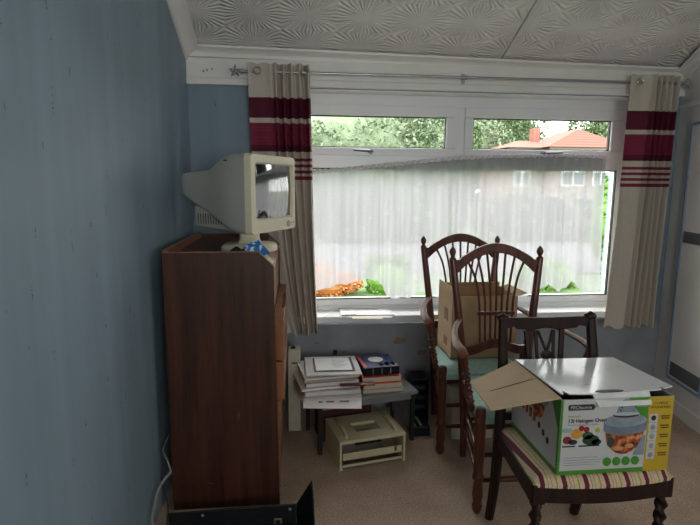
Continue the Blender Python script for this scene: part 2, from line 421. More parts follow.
# frame and glass of the added fill-light window behind the viewer
w3 = sempty('added_rear_window', ((QX0+QX1)/2, REAR-.05, QZ0))
for x0, x1, z0, z1 in ((QX0, QX1, QZ0, QZ0+.06), (QX0, QX1, QZ1-.06, QZ1), (QX0, QX0+.06, QZ0+.06, QZ1-.06), (QX1-.06, QX1, QZ0+.06, QZ1-.06)): MB().box(x0, x1, REAR-.08, REAR-.02, z0, z1).build('frame_bar', M_upvc, w3)
MB().box(QX0+.06, QX1-.06, REAR-.052, REAR-.048, QZ0+.06, QZ1-.06).build('pane', M_glass, w3)
# frame and glass of the added fill-light window in the right wall
w2 = sempty('added_side_window', (xr(.45)+.05, (SY0+SY1)/2, SZ0))
def wseg(y0, y1, z0, z1, o, t): return MB().prism([(xr(y0)+o, y0, z0), (xr(y1)+o, y1, z0), (xr(y1)+o, y1, z1), (xr(y0)+o, y0, z1)], (t, 0, 0))
for y0, y1, z0, z1 in ((SY0, SY1, SZ0, SZ0+.06), (SY0, SY1, SZ1-.06, SZ1), (SY0, SY0+.06, SZ0+.06, SZ1-.06), (SY1-.06, SY1, SZ0+.06, SZ1-.06)): wseg(y0, y1, z0, z1, .03, .05).build('frame_bar', M_upvc, w2)
wseg(SY0+.06, SY1-.06, SZ0+.06, SZ1-.06, .05, .004).build('pane', M_glass, w2)

# ------------------------------------------------------------------ curtain pole
RY, RZ = 3.115, 2.073
M_chrome = mat('brushed_chrome', 'a9abb0', .28, .06, 30, metal=.9)
rodt = thing('curtain_pole', 'thin chrome curtain pole with leaf finials above the window', 'curtain pole', (1.0, RY, RZ))
MB().tube([(-.285, RY, RZ), (2.375, RY, RZ)], .0085, 10).build('pole', M_chrome, rodt, smooth=True)
for bx_ in (-.235, 1.01, 2.37):
    b = MB().box(bx_-.006, bx_+.006, RY, D-.02, RZ-.006, RZ+.006); b.box(bx_-.01, bx_+.01, D-.036, D-.022, RZ-.03, RZ+.03)
    b.tube([(bx_-.006, RY, RZ), (bx_+.006, RY, RZ)], .014, 10); b.build('bracket', M_chrome, rodt)
for sx, fx in ((-1, -.285), (1, 2.375)):
    f = MB(); f.lathe((fx, RY, RZ), (fx+sx*.03, RY, RZ), [(0, .013), (.4, .013), (.5, .008), (1, .008)], 10)
    c = Vector((fx+sx*.045, RY, RZ))
    for k in range(5):
        an = k*2*pi/5 + .3; dv = Vector((cos(an), 0, sin(an))); f.tube([c, c+dv*.018+Vector((0, -.006, 0)), c+dv*.036], [.007, .008, .002], 6)
    f.ball(c, .012, 8, 6); f.build('finial', M_chrome, rodt, smooth=True)

# ------------------------------------------------------------------ curtains
def curtain_mat(dz):
    t = NT('banded_curtain_cloth'); t.b.inputs['Roughness'].default_value = .75; t.b.inputs['Specular IOR Level'].default_value = .2
    tc = t.n('ShaderNodeTexCoord'); sp = t.n('ShaderNodeSeparateXYZ'); t.l(tc.outputs['Object'], sp.inputs[0]); z = sp.outputs[2]
    zz = lambda y: atY(650, y, 3.1).z - .518 + dz       # object origin sits at the hem, z .53
    def band(y0, y1):
        a = t.math('LESS_THAN', z, zz(y0)); b = t.math('GREATER_THAN', z, zz(y1)); return t.math('MULTIPLY', a, b)
    w = t.noise(t.coord('Object', (1, 1, 1)), 300, 2)
    cream = t.ramp(w, [(.3, lin('b2a99d')), (.7, lin('c9c1b6'))])
    dark = lin('561d2e'); mid = lin('7c2b41')
    col = t.mix(band(111, 130), cream, dark)
    col = t.mix(band(134.5, 155), col, mid); col = t.mix(band(155, 161), col, dark)
    # ribbed pleats in the middle band
    for y0, y1 in ((167, 169.8), (172.6, 175.4), (178.2, 181), (183.6, 187)): col = t.mix(band(y0, y1), col, mid)
    t.l(col, t.b.inputs['Base Color'])
    rib = t.math('MULTIPLY', t.math('SINE', t.math('MULTIPLY', z, 330)), band(134.5, 161))
    t.bump(t.math('ADD', rib, t.math('MULTIPLY', w, .2)), .25, .004)
    return t.m
def curtain(label, top, bot, flat, nf, ring_px, dz=0, draw=1.0, mirror=False):
    M_curt = curtain_mat(dz)
    # top/bot: (x0, x1) ; flat: share of the width that hangs flat, the rest in deep folds
    ct = thing('curtain', label, 'curtain', ((bot[0]+bot[1])/2, RY, .53), 'eyelet curtains')
    zt, zb = 2.118, .53
    def fn(u, v):
        uu = 1-u if mirror else u
        x0 = top[0]+(bot[0]-top[0])*(1-v)**draw; x1 = top[1]+(bot[1]-top[1])*(1-v)
        if uu < flat: y = .012*sin(uu/flat*pi*1.3) - .02; 
        else:
            q = (uu-flat)/(1-flat); y = -.02*(1-min(1, q*4)) + (.034+.008*sin(7*q))*sin(q*nf*2*pi)*min(1, q*5)
        y *= (.75+.35*(1-v)); x = x0+(x1-x0)*u + .006*sin(v*5+u*9)*(1-v)
        return (x, RY+y+.004*sin(v*9+u*20), zb+(zt-zb)*v + (.012*sin(u*17)+(.02 if mirror else -.01)*0)*(1-v) + .004*sin(u*nf*6.28)*v)
    m = MB().sheet(fn, 110, 46, .003, (0, 1, 0)); o = m.build('drape', M_curt, ct, smooth=True)
    for px in ring_px:
        p = (px, RY, RZ); r = MB(); pts = [(px+.002*0, RY-.032+.022*0, RZ)]
        c = Vector((px, RY-.034, RZ)); r.tube([c+Vector((.019*cos(k*pi/8), -.0, .019*sin(k*pi/8))) for k in range(17)], .0045, 6)
        r.build('eyelet', M_chrome, ct, smooth=True)
    # hem line
    return ct
curtain('cream curtain with burgundy bands hanging behind the old monitor', (-.258, .088), (-.06, .13), .34, 5, (-.205, .062), .028, 2.4)
curtain('cream curtain with burgundy bands hanging full length beside the blue-edged panel', (2.045, 2.365), (1.99, 2.33), .40, 5, (2.09,))

# ------------------------------------------------------------------ net curtain
def net_mat():
    t = NT('lace_net'); tr = t.n('ShaderNodeBsdfTransparent'); tl = t.n('ShaderNodeBsdfTranslucent'); df = t.n('ShaderNodeBsdfDiffuse')
    tl.inputs[0].default_value = (.40, .385, .415, 1); df.inputs[0].default_value = (.55, .54, .58, 1)
    a = t.n('ShaderNodeMixShader'); a.inputs[0].default_value = .35; t.l(tl.outputs[0], a.inputs[1]); t.l(df.outputs[0], a.inputs[2])
    v = t.coord('Object'); vo = t.n('ShaderNodeTexVoronoi'); vo.inputs['Scale'].default_value = 9; t.l(v, vo.inputs['Vector'])
    fl = t.math('LESS_THAN', t.math('ADD', vo.outputs['Distance'], t.math('MULTIPLY', t.noise(v, 60, 2), .35)), .36)
    dots = t.math('GREATER_THAN', t.noise(v, 90, 2), .66)
    sp = t.n('ShaderNodeSeparateXYZ'); t.l(v, sp.inputs[0])
    fold = t.noise(t.coord('Object', (22, 0, 1.2)), 1, 3)
    hem = t.math('LESS_THAN', sp.outputs[2], .09)
    den = t.math('ADD', .56, t.math('ADD', t.math('MULTIPLY', fl, .06), t.math('ADD', t.math('MULTIPLY', dots, .10), t.math('MULTIPLY', fold, .44))))
    den = t.math('MINIMUM', den, .95)
    m = t.n('ShaderNodeMixShader'); t.l(den, m.inputs[0]); t.l(tr.outputs[0], m.inputs[1]); t.l(a.outputs[0], m.inputs[2])
    t.l(m.outputs[0], t.out.inputs[0]); return t.m
nt = thing('net_curtain', 'white lace net curtain drooping across the lower window on a wire', 'net curtain', (1.1, 3.27, .7))
NY = 3.272
def npx(x, y): return atY(x, y, NY)
topc = [npx(300, 174), npx(340, 171), npx(400, 165), npx(450, 160), npx(500, 157.5), npx(560, 156.5), npx(606, 158)]
hemc = [npx(x, y) for x, y in ((300, 291), (316, 291), (330, 287), (342, 284), (355, 282), (368, 279), (376, 281), (383, 287), (388, 296), (393, 299), (400, 297), (412, 298), (422, 291), (430, 295), (445, 299), (460, 296), (475, 298), (492, 297), (510, 299), (525, 296), (540, 291), (549, 284), (556, 291), (566, 288), (573, 281), (580, 292), (590, 293), (598, 291))]
def interp(c, u):
    f = u*(len(c)-1); i = min(int(f), len(c)-2); return c[i]+(c[i+1]-c[i])*(f-i)
def xinterp(c, x):
    if x <= c[0].x: return c[0].z
    for a, b in zip(c, c[1:]):
        if x <= b.x: return a.z+(b.z-a.z)*(x-a.x)/(b.x-a.x)
    return c[-1].z
rng = random.Random(3); PH = [rng.uniform(0, 6) for _ in range(6)]
def nfn(u, v):
    xt = topc[0].x+(topc[-1].x-topc[0].x)*u; xb = hemc[0].x+(hemc[-1].x-hemc[0].x)*u
    x = xb+(xt-xb)*v; zt = xinterp(topc, xt); zb = xinterp(hemc, xb)
    y = .011*sin(u*150+PH[0]+1.5*sin(u*23))+.008*sin(u*83+PH[1]+2*sin(u*11)); y *= .55+.45*(1-v)
    return (x+.008*sin(u*83+v*2)*(1-v), NY+y, zb+(zt-zb)*v)
MB().sheet(nfn, 420, 14).build('lace', net_mat(), nt, smooth=True)
# gathered heading: a ruched tube round the wire
hd = MB(); pts = []; rad = []
for i in range(161):
    u = i/160; x = topc[0].x+(topc[-1].x-topc[0].x)*u; pts.append((x, NY-.002, xinterp(topc, x)+.008)); rad.append(.0115+.0035*sin(i*2.1)+.002*sin(i*5.3))
hd.tube(pts, rad, 8); hd.build('gathered_heading', mat('grey_net_heading', 'd6d0d8', .9, .3, 90), nt, smooth=True)

# ------------------------------------------------------------------ bureau
M_ver = wood('walnut_veneer', '2a1610', '4f2c1f', .38, 2, .8)
M_ver2 = wood('light_walnut_front', '6b412b', 'a06c4a', .3, 2, 1.0)
M_lip = mat('worn_veneer_edge', '8b6a52', .5, .3, 60)
BX0, BX1, BY0, BY1 = -.552, -.082, 2.2, 3.04
bu = thing('bureau', 'tall dark walnut veneer bureau with chamfered sides beside the blue wall', 'bureau', ((BX0+BX1)/2, (BY0+BY1)/2, 0))
sidep = lambda y: [(BX0, y, 0), (BX1, y, 0), (BX1-.012, y, 1.10), (-.158, y, 1.16), (BX0, y, 1.16)]
for y in (BY0, BY1-.018):
    p = MB().prism(sidep(y), (0, .018, 0)).build('side_panel', M_ver, bu, bevel=.0015)
    MB().prism([(BX0, y, 1.1602), (-.158, y, 1.1602), (BX1-.012, y, 1.1002), (BX1-.012, y, 1.103), (-.157, y, 1.163), (BX0, y, 1.163)], (0, .018, 0)).build('edge_banding', M_lip, p)
MB().box(BX0, BX0+.02, BY0+.018, BY1-.018, 1.12, 1.172).build('back_rail', M_ver2, bu, bevel=.002)
MB().box(BX0, BX0+.006, BY0+.018, BY1-.018, .02, 1.12).build('back_board', mat('hardboard', '5c4636', .8), bu)
MB().box(BX0+.02, -.155, BY0+.018, BY1-.018, 1.122, 1.14).build('top_board', wood('top_veneer', '4a2a1c', '6d4330', .45, 1, .8), bu, bevel=.001)
fl = MB().obox((-.155, BY0+.018, 1.135), (.058, 0, -.055), (0, BY1-BY0-.036, 0), (.004, 0, .006)).build('sloped_front', M_ver2, bu)
MB().box(-.118, -.1, BY0+.02, BY1-.02, .875, 1.078).build('fall_front', M_ver2, bu, bevel=.002)
for z0, z1 in ((.50, .675), (.682, .86)):
    dr = MB().box(-.1, -.055, BY0+.004, BY1-.004, z0, z1).build('drawer', M_ver2, bu, bevel=.003)
    MB().box(-.068, -.0545, BY0+.25, BY1-.25, z1-.012, z1+.0015).build('finger_grip', M_ver, dr)
ym = (BY0+BY1)/2
for a, b, s in ((BY0+.02, ym-.002, 1), (ym+.002, BY1-.02, -1)):
    dr = MB().box(-.1, -.078, a, b, .07, .485).build('cupboard_door', M_ver2, bu, bevel=.002)
    hy = b-.04 if s > 0 else a+.04
    MB().box(-.078, -.062, hy-.006, hy+.006, .34, .44).build('handle', mat('aged_brass', '8c6b3a', .4, metal=.8), dr, bevel=.003)
MB().box(BX0+.02, -.1, BY0+.018, BY1-.018, 0, .065).build('plinth', M_ver, bu)
MB().box(BX0+.006, -.1, BY0+.018, BY1-.018, .865, .88).build('shelf', M_ver, bu)
# scratches on the near side
M_scr = mat('pale_scratch', '7d6250', .8)
for (x0, y0, x1, y1) in ((236, 418, 240, 410), (238, 420, 239.5, 413), (208, 483, 214, 484)):
    a, b = atY(x0, y0, BY0-.0002), atY(x1, y1, BY0-.0002)
    MB().tube([a, (a+b)/2+Vector((.002, 0, 0)), b], [.0008, .0014, .0006], 5, flat=.4).build('scratch', M_scr, bu)

# ------------------------------------------------------------------ CRT monitor
M_beige = mat('beige_monitor_plastic', 'a8aaa4', .5, .04, 8, .05, 400)
M_bezel = mat('cream_bezel_plastic', 'd6cfb6', .45, .04, 8)
M_scrn = NT('dark_crt_glass'); M_scrn.b.inputs['Base Color'].default_value = (.012, .013, .016, 1); M_scrn.b.inputs['Roughness'].default_value = .06
M_scrn.b.inputs['Specular IOR Level'].default_value = 1.0; M_scrn.b.inputs['IOR'].default_value = 2.2; M_scrn = M_scrn.m
n0 = Vector((-.196, 2.36, 0)); n1 = Vector((0.0, 2.735, 0)); U = (n1-n0).normalized(); N = Vector((U.y, -U.x, 0)); MC = (n0+n1)/2; HW = (n1-n0).length/2
mo = thing('crt_monitor', 'bulky old beige cathode ray monitor on top of the bureau', 'monitor', (MC.x-N.x*.15, MC.y-N.y*.15, 1.14))
def mp(a, dpt, z): return Vector((MC.x, MC.y, 0)) + U*a - N*dpt + Vector((0, 0, z))
def rring(hw, zt, zb, dpt, r=.03, k=5, ca=0):
    r = min(r, hw*.9, (zt-zb)*.45); out = []
    for cx, cz, a0 in ((hw-r, zt-r, 0), (-hw+r, zt-r, pi/2), (-hw+r, zb+r, pi), (hw-r, zb+r, 1.5*pi)):
        for i in range(k+1): an = a0+pi/2*i/k; out.append(mp(ca+cx+r*cos(an), dpt, cz+r*sin(an)))
    return out
secs = [(.032, HW, 1.581, 1.213), (.10, HW*.985, 1.580, 1.222), (.155, HW*.95, 1.572, 1.24), (.19, HW*.9, 1.553, 1.262), (.225, HW*.84, 1.525, 1.283), (.26, HW*.78, 1.506, 1.304), (.33, HW*.73, 1.502, 1.335), (.405, HW*.69, 1.497, 1.372), (.43, HW*.68, 1.493, 1.39), (.435, HW*.66, 1.488, 1.395)]
MB().loft([rring(h, zt, zb, dd, .03 if dd < .2 else .016) for dd, h, zt, zb in secs]).build('housing', M_beige, mo, smooth=True)
# bezel frame: ring with an opening
out0 = rring(HW, 1.581, 1.213, .032, .02); out1 = rring(HW*.985, 1.576, 1.219, 0, .02)
in1 = rring(HW-.029, 1.541, 1.278, 0, .012, 5, .011); in0 = rring(HW-.037, 1.533, 1.286, .018, .01, 5, .011)
bz = MB().loft([out0, out1, in1, in0], caps=False).build('bezel', M_bezel, mo, smooth=True)
hw2 = HW-.035
def scf(u, v):
    a = .011+(u*2-1)*hw2; z = 1.284+(1.535-1.284)*v; bul = (1-(u*2-1)**2)*.008+(1-(v*2-1)**2)*.006
    return mp(a, .020-bul, z)
MB().sheet(scf, 18, 14).build('screen', M_scrn, mo, smooth=True)
MB().lathe(mp(HW-.078, .002, 1.247), mp(HW-.078, -.012, 1.247), [(0, .017), (.7, .016), (1, .012)], 16).build('power_button', mat('grey_button', 'b5b2a5', .4), bz, smooth=True)
for k in range(3): MB().lathe(mp(HW-.045+.012*k, .002, 1.25), mp(HW-.045+.012*k, -.004, 1.25), [(0, .004), (1, .003)], 8).build('small_button', mat('grey_button', 'b5b2a5', .4), bz)
# small dark maker's mark on the housing side
MB().obox(mp(-HW*.965-.001, .125, 1.545), N*-.02, U*.0012, (0, 0, .007)).build('side_badge', mat('dark_badge', '3c3d3c', .5), mo)
vh = MB().loft([rring(HW*.7, 1.33, 1.222, .14, .01), rring(HW*.66, 1.34, 1.24, .36, .01)]).build('vent_housing', M_beige, mo, smooth=True)
for k in range(11):
    dd = .19+.015*k; a = -(HW*.69-.0002*k)-.001
    MB().obox(mp(a-.002+.012*k*.04, dd, 1.252), N*-.005, U*.004, (0, 0, .05)).build('vent_slot', mat('vent_dark', '55574f', .8), vh)
sb = MB()
ring = lambda z, s, k=20: [Vector((-.215+.128*s*(abs(cos(2*pi*i/k))**.6)*(1 if cos(2*pi*i/k) >= 0 else -1), 2.475+.13*s*(abs(sin(2*pi*i/k))**.6)*(1 if sin(2*pi*i/k) >= 0 else -1), z)) for i in range(k)]
sb.loft([ring(1.1402, 1), ring(1.156, 1), ring(1.166, .92), ring(1.172, .42), ring(1.19, .36), ring(1.226, .36)]); sb.build('stand', M_bezel, mo, smooth=True)

# clutter on the bureau top
M_paper = mat('white_paper', 'd8d6d2', .8, .04, 30); M_cream = mat('cream_paper', 'cdbfa6', .8, .06, 30)
p = [atZ(230, 250, 1.142), atZ(258, 250, 1.142)]
tag(MB().obox((-.30, 2.225, 1.1403), (.13, .01, 0), (-.01, .07, 0), (0, 0, .0025)).build('paper_sheet', M_cream), 'cream paper lying flat on the bureau top', 'paper')
cl = MB()   # crumpled black cloth
def clf(u, v):
    x = -.305+.19*u; y = 2.272+.065*v; e = min(u, 1-u, v, 1-v)*4
    return (x, y, 1.1425+min(1, e)*(.018+.010*sin(u*17+v*9)+.008*sin(v*13+u*5)))
cl.sheet(clf, 26, 14, .002, (0, 0, -1)); tag(cl.build('black_pouch', mat('black_crumpled_cloth', '1d2026', .6, .2, 40), smooth=True), 'crumpled black pouch lying under the monitor screen', 'pouch')
M_bluecard = NT('blue_white_packet'); f_ = M_bluecard.noise(M_bluecard.coord('Object'), 38, 4); M_bluecard.l(M_bluecard.ramp(f_, [(.42, lin('1f63a8')), (.5, lin('2f7cc0')), (.54, lin('dfe6ea'))]), M_bluecard.b.inputs['Base Color']); M_bluecard = M_bluecard.m
A, B, Cc = atY(243, 247.5, 2.25), atY(257.5, 239, 2.28), atY(270, 253, 2.24)
tag(MB().obox(A, (B-A), (Cc-B), (0, .004, .002)).build('blue_packet', M_bluecard, bevel=.001), 'blue and white packet propped on the bureau edge', 'packet')
tag(MB().obox((-.150, 2.235, 1.1465), (.05, 0, -.047), (.0, .11, 0), (.002, 0, .003)).build('note_slip', M_cream), 'small cream note slip lying on the bureau slope', 'paper')

# ------------------------------------------------------------------ chairs
M_mah = wood('dark_mahogany', '38190f', '6a3426', .3, 2, 1.2, .5)
M_mah2 = wood('worn_mahogany_arm', '4a251b', '84543f', .5, 1, 1.2, .5)
M_pad = mat('pale_green_seat_cloth', 'a4c4bb', .85, .08, 60, .2, 300)
def armchair():
    # local frame: front legs at y=0 (towards the viewer), back at y=.47
    t = thing('wheatback_armchair', 'x', 'chair', (0, 0, 0), 'wheatback armchairs')
    # rear posts
    for s in (-1, 1):
        P = spline([(s*.135, .475, 0), (s*.15, .44, .25), (s*.165, .43, .45), (s*.194, .445, .75), (s*.231, .475, 1.075)], 5)
        ps = MB().tube(P, [.017+.006*min(1, i/8) if i < 12 else .023-.006*(i-12)/9 for i in range(len(P))], 10).build('back_post', M_mah, t, smooth=True)
        x, y = s*.231, .475
        MB().lathe((x, y, 1.072), (x, y+.005, 1.138), [(0, .016), (.08, .019), (.16, .012), (.28, .010), (.4, .015), (.6, .018), (.8, .014), (.93, .007), (1, .003)], 12).build('finial', M_mah, ps, smooth=True)
    # arched crest: flat ears then a bow
    def crest(u): # u -1..1 -> centre line z
        a = abs(u); base = 1.036+.092*sin(pi/2*max(0, 1-a/.9))**.85
        return base
    rings = []
    for i in range(41):
        u = -1+2*i/40; x = u*.222; z = crest(u); h = .025+.010*max(0, (abs(u)-.6)/.4)
        y = .473+.012*(1-u*u)
        rings.append([Vector((x, y-.011, z-h)), Vector((x, y+.011, z-h)), Vector((x, y+.011, z+h)), Vector((x, y-.011, z+h))])
    MB().loft(rings).build('crest_rail', M_mah, t, bevel=.004, smooth=True)
    # fan of spindles
    for k in range(7):
        q = k-3; xb = q*.027; xw = q*.029; xt = q*.050
        ut = xt/.222; P = spline([(xb, .443, .64), (xw, .45, .80), (xw+(xt-xw)*.10, .455, .88), (xw+(xt-xw)*.42, .465, .98), (xt, .475+.012*(1-ut*ut)-.002, crest(ut)-.015)], 5)
        MB().tube(P, .0062, 6).build('spindle', M_mah, t, smooth=True)
    MB().box(-.098, .098, .441, .457, .785, .805).build('spindle_bar', M_mah, t, bevel=.002)
    rings = []
    for i in range(25):
        u = -1+2*i/24; x = u*.18; z = .60+.038*(.5+.5*cos(pi*min(1, abs(u)/.8))); h = .024
        rings.append([Vector((x, .432, z-h)), Vector((x, .452, z-h)), Vector((x, .452, z+h)), Vector((x, .432, z+h))])
    MB().loft(rings).build('lower_rail', M_mah, t, bevel=.003, smooth=True)
    # seat rails
    fx, rx = .228, .165
    MB().obox((-fx, -.012, .395), (2*fx, 0, 0), (0, .022, 0), (0, 0, .06)).build('front_rail', M_mah, t, bevel=.003)
    MB().obox((-rx, .42, .395), (2*rx, 0, 0), (0, .022, 0), (0, 0, .06)).build('rear_rail', M_mah, t, bevel=.003)
    for s in (-1, 1):
        MB().obox((s*fx-.01, 0, .395), (.02, 0, 0), (s*(rx-fx), .43, 0), (0, 0, .06)).build('side_rail', M_mah, t, bevel=.003)
    # padded seat
    def seat(u, v):
        y = -.018+.455*v; w = .245+(.168-.245)*v; e = min(u, 1-u, v, 1-v)
        return ((u*2-1)*w, y, .452+.034*min(1, (e*6))**.5 + .008*sin(pi*u)*sin(pi*v))
    sm = MB().sheet(seat, 20, 20, .03, (0, 0, -1)); sm.build('seat_pad', M_pad, t, smooth=True)
    # legs and stretchers
    for s in (-1, 1):
        MB().lathe((s*.228, 0, .495), (s*.228, -.005, 0), [(0, .012), (.01, .021), (.05, .024), (.18, .025), (.45, .023), (.62, .021), (.64, .026), (.67, .026), (.69, .018), (.75, .022), (.82, .024), (.90, .018), (.92, .023), (.96, .022), (1, .014)], 14).build('leg', M_mah, t, smooth=True)
        for z in (.17, .27):
            MB().lathe((s*.225, .01, z), (s*.142, .45, z+.02), [(0, .009), (.25, .012), (.42, .015), (.46, .011), (.5, .017), (.54, .011), (.58, .015), (.75, .012), (1, .009)], 10).build('stretcher', M_mah, t, smooth=True)
        # arm support: beaded turning leaning outwards
        prof = [(0, .014)]
        for i in range(9): prof += [(.08+.08*i, .016+.003*(i % 2)), (.12+.08*i, .011)]
        prof += [(.84, .017), (.95, .012), (1, .013)]
        MB().lathe((s*.235, .09, .44), (s*.292, .075, .715), prof, 10).build('arm_support', M_mah, t, smooth=True)
        P = spline([(s*.188, .445, .77), (s*.24, .35, .760), (s*.282, .235, .742), (s*.300, .135, .732), (s*.299, .075, .724), (s*.296, .045, .706)], 6)
        R = [.014+.009*max(0, min(1, (i-8)/12)) for i in range(len(P))]; R[-1] *= .6
        MB().tube(P, R, 10, flat=.62, flat_axis=(0, 0, 1)).build('arm', M_mah2, t, smooth=True)
    for z in (.15, .27): MB().lathe((-.225, 0, z), (.225, 0, z), [(0, .009), (.3, .013), (.5, .016), (.7, .013), (1, .009)], 10).build('stretcher', M_mah, t, smooth=True)
    MB().lathe((-.14, .45, .22), (.14, .45, .22), [(0, .009), (.5, .013), (1, .009)], 10).build('stretcher', M_mah, t, smooth=True)
    return t
ch2 = armchair(); ch1 = copy_tree(ch2)
ch1.location = (1.0, 2.585, 0); ch1['label'] = 'wheatback armchair nearest the window with a brown carton on its seat'
ch2.location = (1.022, 2.065, 0); ch2['label'] = 'wheatback armchair between the carton chair and the striped-seat chair'

# dining chair with the striped seat
M_dark = wood('near_black_stained_wood', '170c0b', '301d18', .5, 2, 1.2, .25)
def stripe_mat():
    t = NT('striped_seat_cloth'); t.b.inputs['Roughness'].default_value = .85
    tc = t.n('ShaderNodeTexCoord'); sp = t.n('ShaderNodeSeparateXYZ'); t.l(tc.outputs['Object'], sp.inputs[0]); x = sp.outputs[0]
    f = t.math('FRACT', t.math('DIVIDE', t.math('ADD', x, .255), .0735))
    w = t.noise(t.coord('Object'), 200, 2); cream = t.ramp(w, [(.3, lin('b8a382')), (.7, lin('d3c4a6'))])
    def b(a, c): return t.math('MULTIPLY', t.math('GREATER_THAN', f, a), t.math('LESS_THAN', f, c))
    col = t.mix(b(.02, .09), cream, lin('a08a52')); col = t.mix(b(.30, .52), col, lin('641a2e')); col = t.mix(b(.64, .68), col, lin('9a7c5c')); col = t.mix(b(.80, .84), col, lin('b08a6a'))
    t.l(col, t.b.inputs['Base Color']); return t.m
CX = 1.03
dc = thing('dining_chair', 'dark dining chair with barley-twist legs and striped seat holding the oven box', 'chair', (CX, 1.75, 0))
for s in (-1, 1):
    P = spline([(CX+s*.196, 2.015, 0), (CX+s*.2, 1.965, .2), (CX+s*.2, 1.945, .45), (CX+s*.195, 1.955, .7), (CX+s*.189, 1.99, .90)], 6)
    MB().tube(P, [.019+.004*sin(pi*i/(len(P)-1)) for i in range(len(P))], 8, flat=1.0).build('back_post', M_dark, dc, smooth=True)
    MB().tube([(CX+s*.189-.017, 1.99, .905), (CX+s*.189, 1.992, .912), (CX+s*.189+.017, 1.99, .905)], [.017, .020, .015], 10).build('post_scroll', M_dark, dc, smooth=True)
rings = []
for i in range(33):
    u = -1+2*i/32; x = CX+u*.186; y = 1.988+.016*(1-u*u); zt = .914-.008*(1-u*u)+.006*cos(u*pi*1.0)*0
    zb = .858+(.012 if abs(u) > .72 else 0)+.004*cos(u*9)
    rings.append([Vector((x, y-.011, zb)), Vector((x, y+.011, zb)), Vector((x, y+.011, zt)), Vector((x, y-.011, zt))])
MB().loft(rings).build('crest_rail', M_dark, dc, bevel=.004, smooth=True)
for xo, w in ((-.085, .013), (-.046, .008), (.032, .008), (.068, .013)):
    P = spline([(CX+xo*.72, 1.955, .5), (CX+xo*.8, 1.962, .65), (CX+xo, 1.993, .855)], 6)
    MB().tube(P, w, 8, flat=.6, flat_axis=(0, 1, 0)).build('splat_bar', M_dark, dc, smooth=True)
for s in (-1, 1): MB().tube([(CX-.006, 1.968, .768), (CX-.006+s*.016, 1.976, .81), (CX-.006+s*.032, 1.99, .853)], [.006, .006, .007], 8).build('splat_brace', M_dark, dc, smooth=True)
bo = MB().lathe((CX-.006, 1.955, .757), (CX-.006, 1.98, .757), [(0, .012), (.2, .021), (.8, .021), (1, .012)], 14).build('splat_boss', M_dark, dc, smooth=True)
MB().tube([(CX-.006, 1.968, .75), (CX-.006, 1.955, .5)], [.010, .009], 8).build('splat_stem', M_dark, dc, smooth=True)
MB().box(CX-.19, CX+.19, 1.938, 1.958, .49, .525).build('lower_rail', M_dark, dc, bevel=.003)
FW, RW = .25, .2; CF = .014
def bow(u): return 1.545-.028*(1-(2*u-1)**2)
MB().sheet(lambda u, v: (CX+CF-FW+2*FW*u, bow(u), .385+.065*v), 16, 2, .022, (0, 1, 0)).build('front_rail', M_dark, dc, bevel=.003)
for s in (-1, 1): MB().obox((CX+CF+s*FW-.011, 1.55, .385), (.022, 0, 0), (s*(RW-FW)-CF, .39, 0), (0, 0, .065)).build('side_rail', M_dark, dc, bevel=.003)
MB().box(CX-RW, CX+RW, 1.93, 1.952, .385, .45).build('rear_rail', M_dark, dc, bevel=.003)
def dseat(u, v):
    y = bow(u)*(1-v)+1.93*v; w = FW+.004+(RW-FW)*v; e = min(u, 1-u, v, 1-v)
    return (CX+CF*(1-v)+(u*2-1)*w, y, .453+.032*min(1, e*9)**.5)
MB().sheet(dseat, 30, 24, .012, (0, 0, -1)).build('seat_pad', stripe_mat(), dc, smooth=True)
for s in (-1, 1):
    lx, ly = CX+CF+s*(FW-.018), 1.565
    MB().box(lx-.023, lx+.023, ly-.023, ly+.023, .375, .45).build('leg_block', M_dark, dc, bevel=.004)
    tw = MB(); seg = 14; rings = []
    for i in range(61):
        z = .376-.30*i/60; a0 = i/60*2*pi*3.2*s
        rings.append([Vector((lx+(.0165+.0055*cos(2*(2*pi*k/seg)-2*a0))*cos(2*pi*k/seg), ly+(.0165+.0055*cos(2*(2*pi*k/seg)-2*a0))*sin(2*pi*k/seg), z)) for k in range(seg)])
    tw.loft(rings); tw.lathe((lx, ly, .078), (lx, ly, 0), [(0, .016), (.15, .024), (.5, .026), (.8, .02), (1, .015)], 14); tw.build('leg', M_dark, dc, smooth=True)

# ------------------------------------------------------------------ brown carton on the rear armchair
M_card = mat('brown_cardboard', 'b59a78', .8, .06, 12, .05, 120); M_cardin = mat('cardboard_inside', 'a88a66', .85, .06, 12)
SB = .492
bx = thing('cardboard_carton', 'open brown cardboard carton sitting on the rear armchair seat', 'carton', (1.02, 2.81, SB))
X0, X1, Y0_, Y1_, ZT = .845, 1.215, 2.69, 2.96, .845
MB().box(X0, X1, Y0_, Y1_, SB, SB+.005).build('base_panel', M_card, bx)
MB().box(X0, X1, Y0_, Y0_+.005, SB, ZT).build('wall_panel', M_card, bx)
MB().box(X0, X1, Y1_-.005, Y1_, SB, ZT).build('wall_panel', M_cardin, bx)
MB().box(X0, X0+.005, Y0_+.005, Y1_-.005, SB, ZT+.048).build('wall_panel', M_card, bx)
MB().box(X1-.005, X1, Y0_+.005, Y1_-.005, SB, ZT).build('wall_panel', M_card, bx)
MB().obox((X0, Y1_, ZT), (X1-X0, 0, 0), (0, .004, 0), (0, -.012, .03)).build('flap', M_cardin, bx)
MB().obox((X1, Y0_, ZT), (0, Y1_-Y0_, 0), (.004, 0, 0), (.055, 0, .012)).build('flap', M_cardin, bx)
M_print = mat('faded_brown_print', '7d5b40', .85, .2, 80)
for z, h in ((.69, .07), (.545, .05)):
    g = MB()
    for k in range(3): g.box(X0-.0008, X0, Y0_+.07+.026*k, Y0_+.088+.026*k, z, z+h)
    g.build('printed_symbol', M_print, bx)

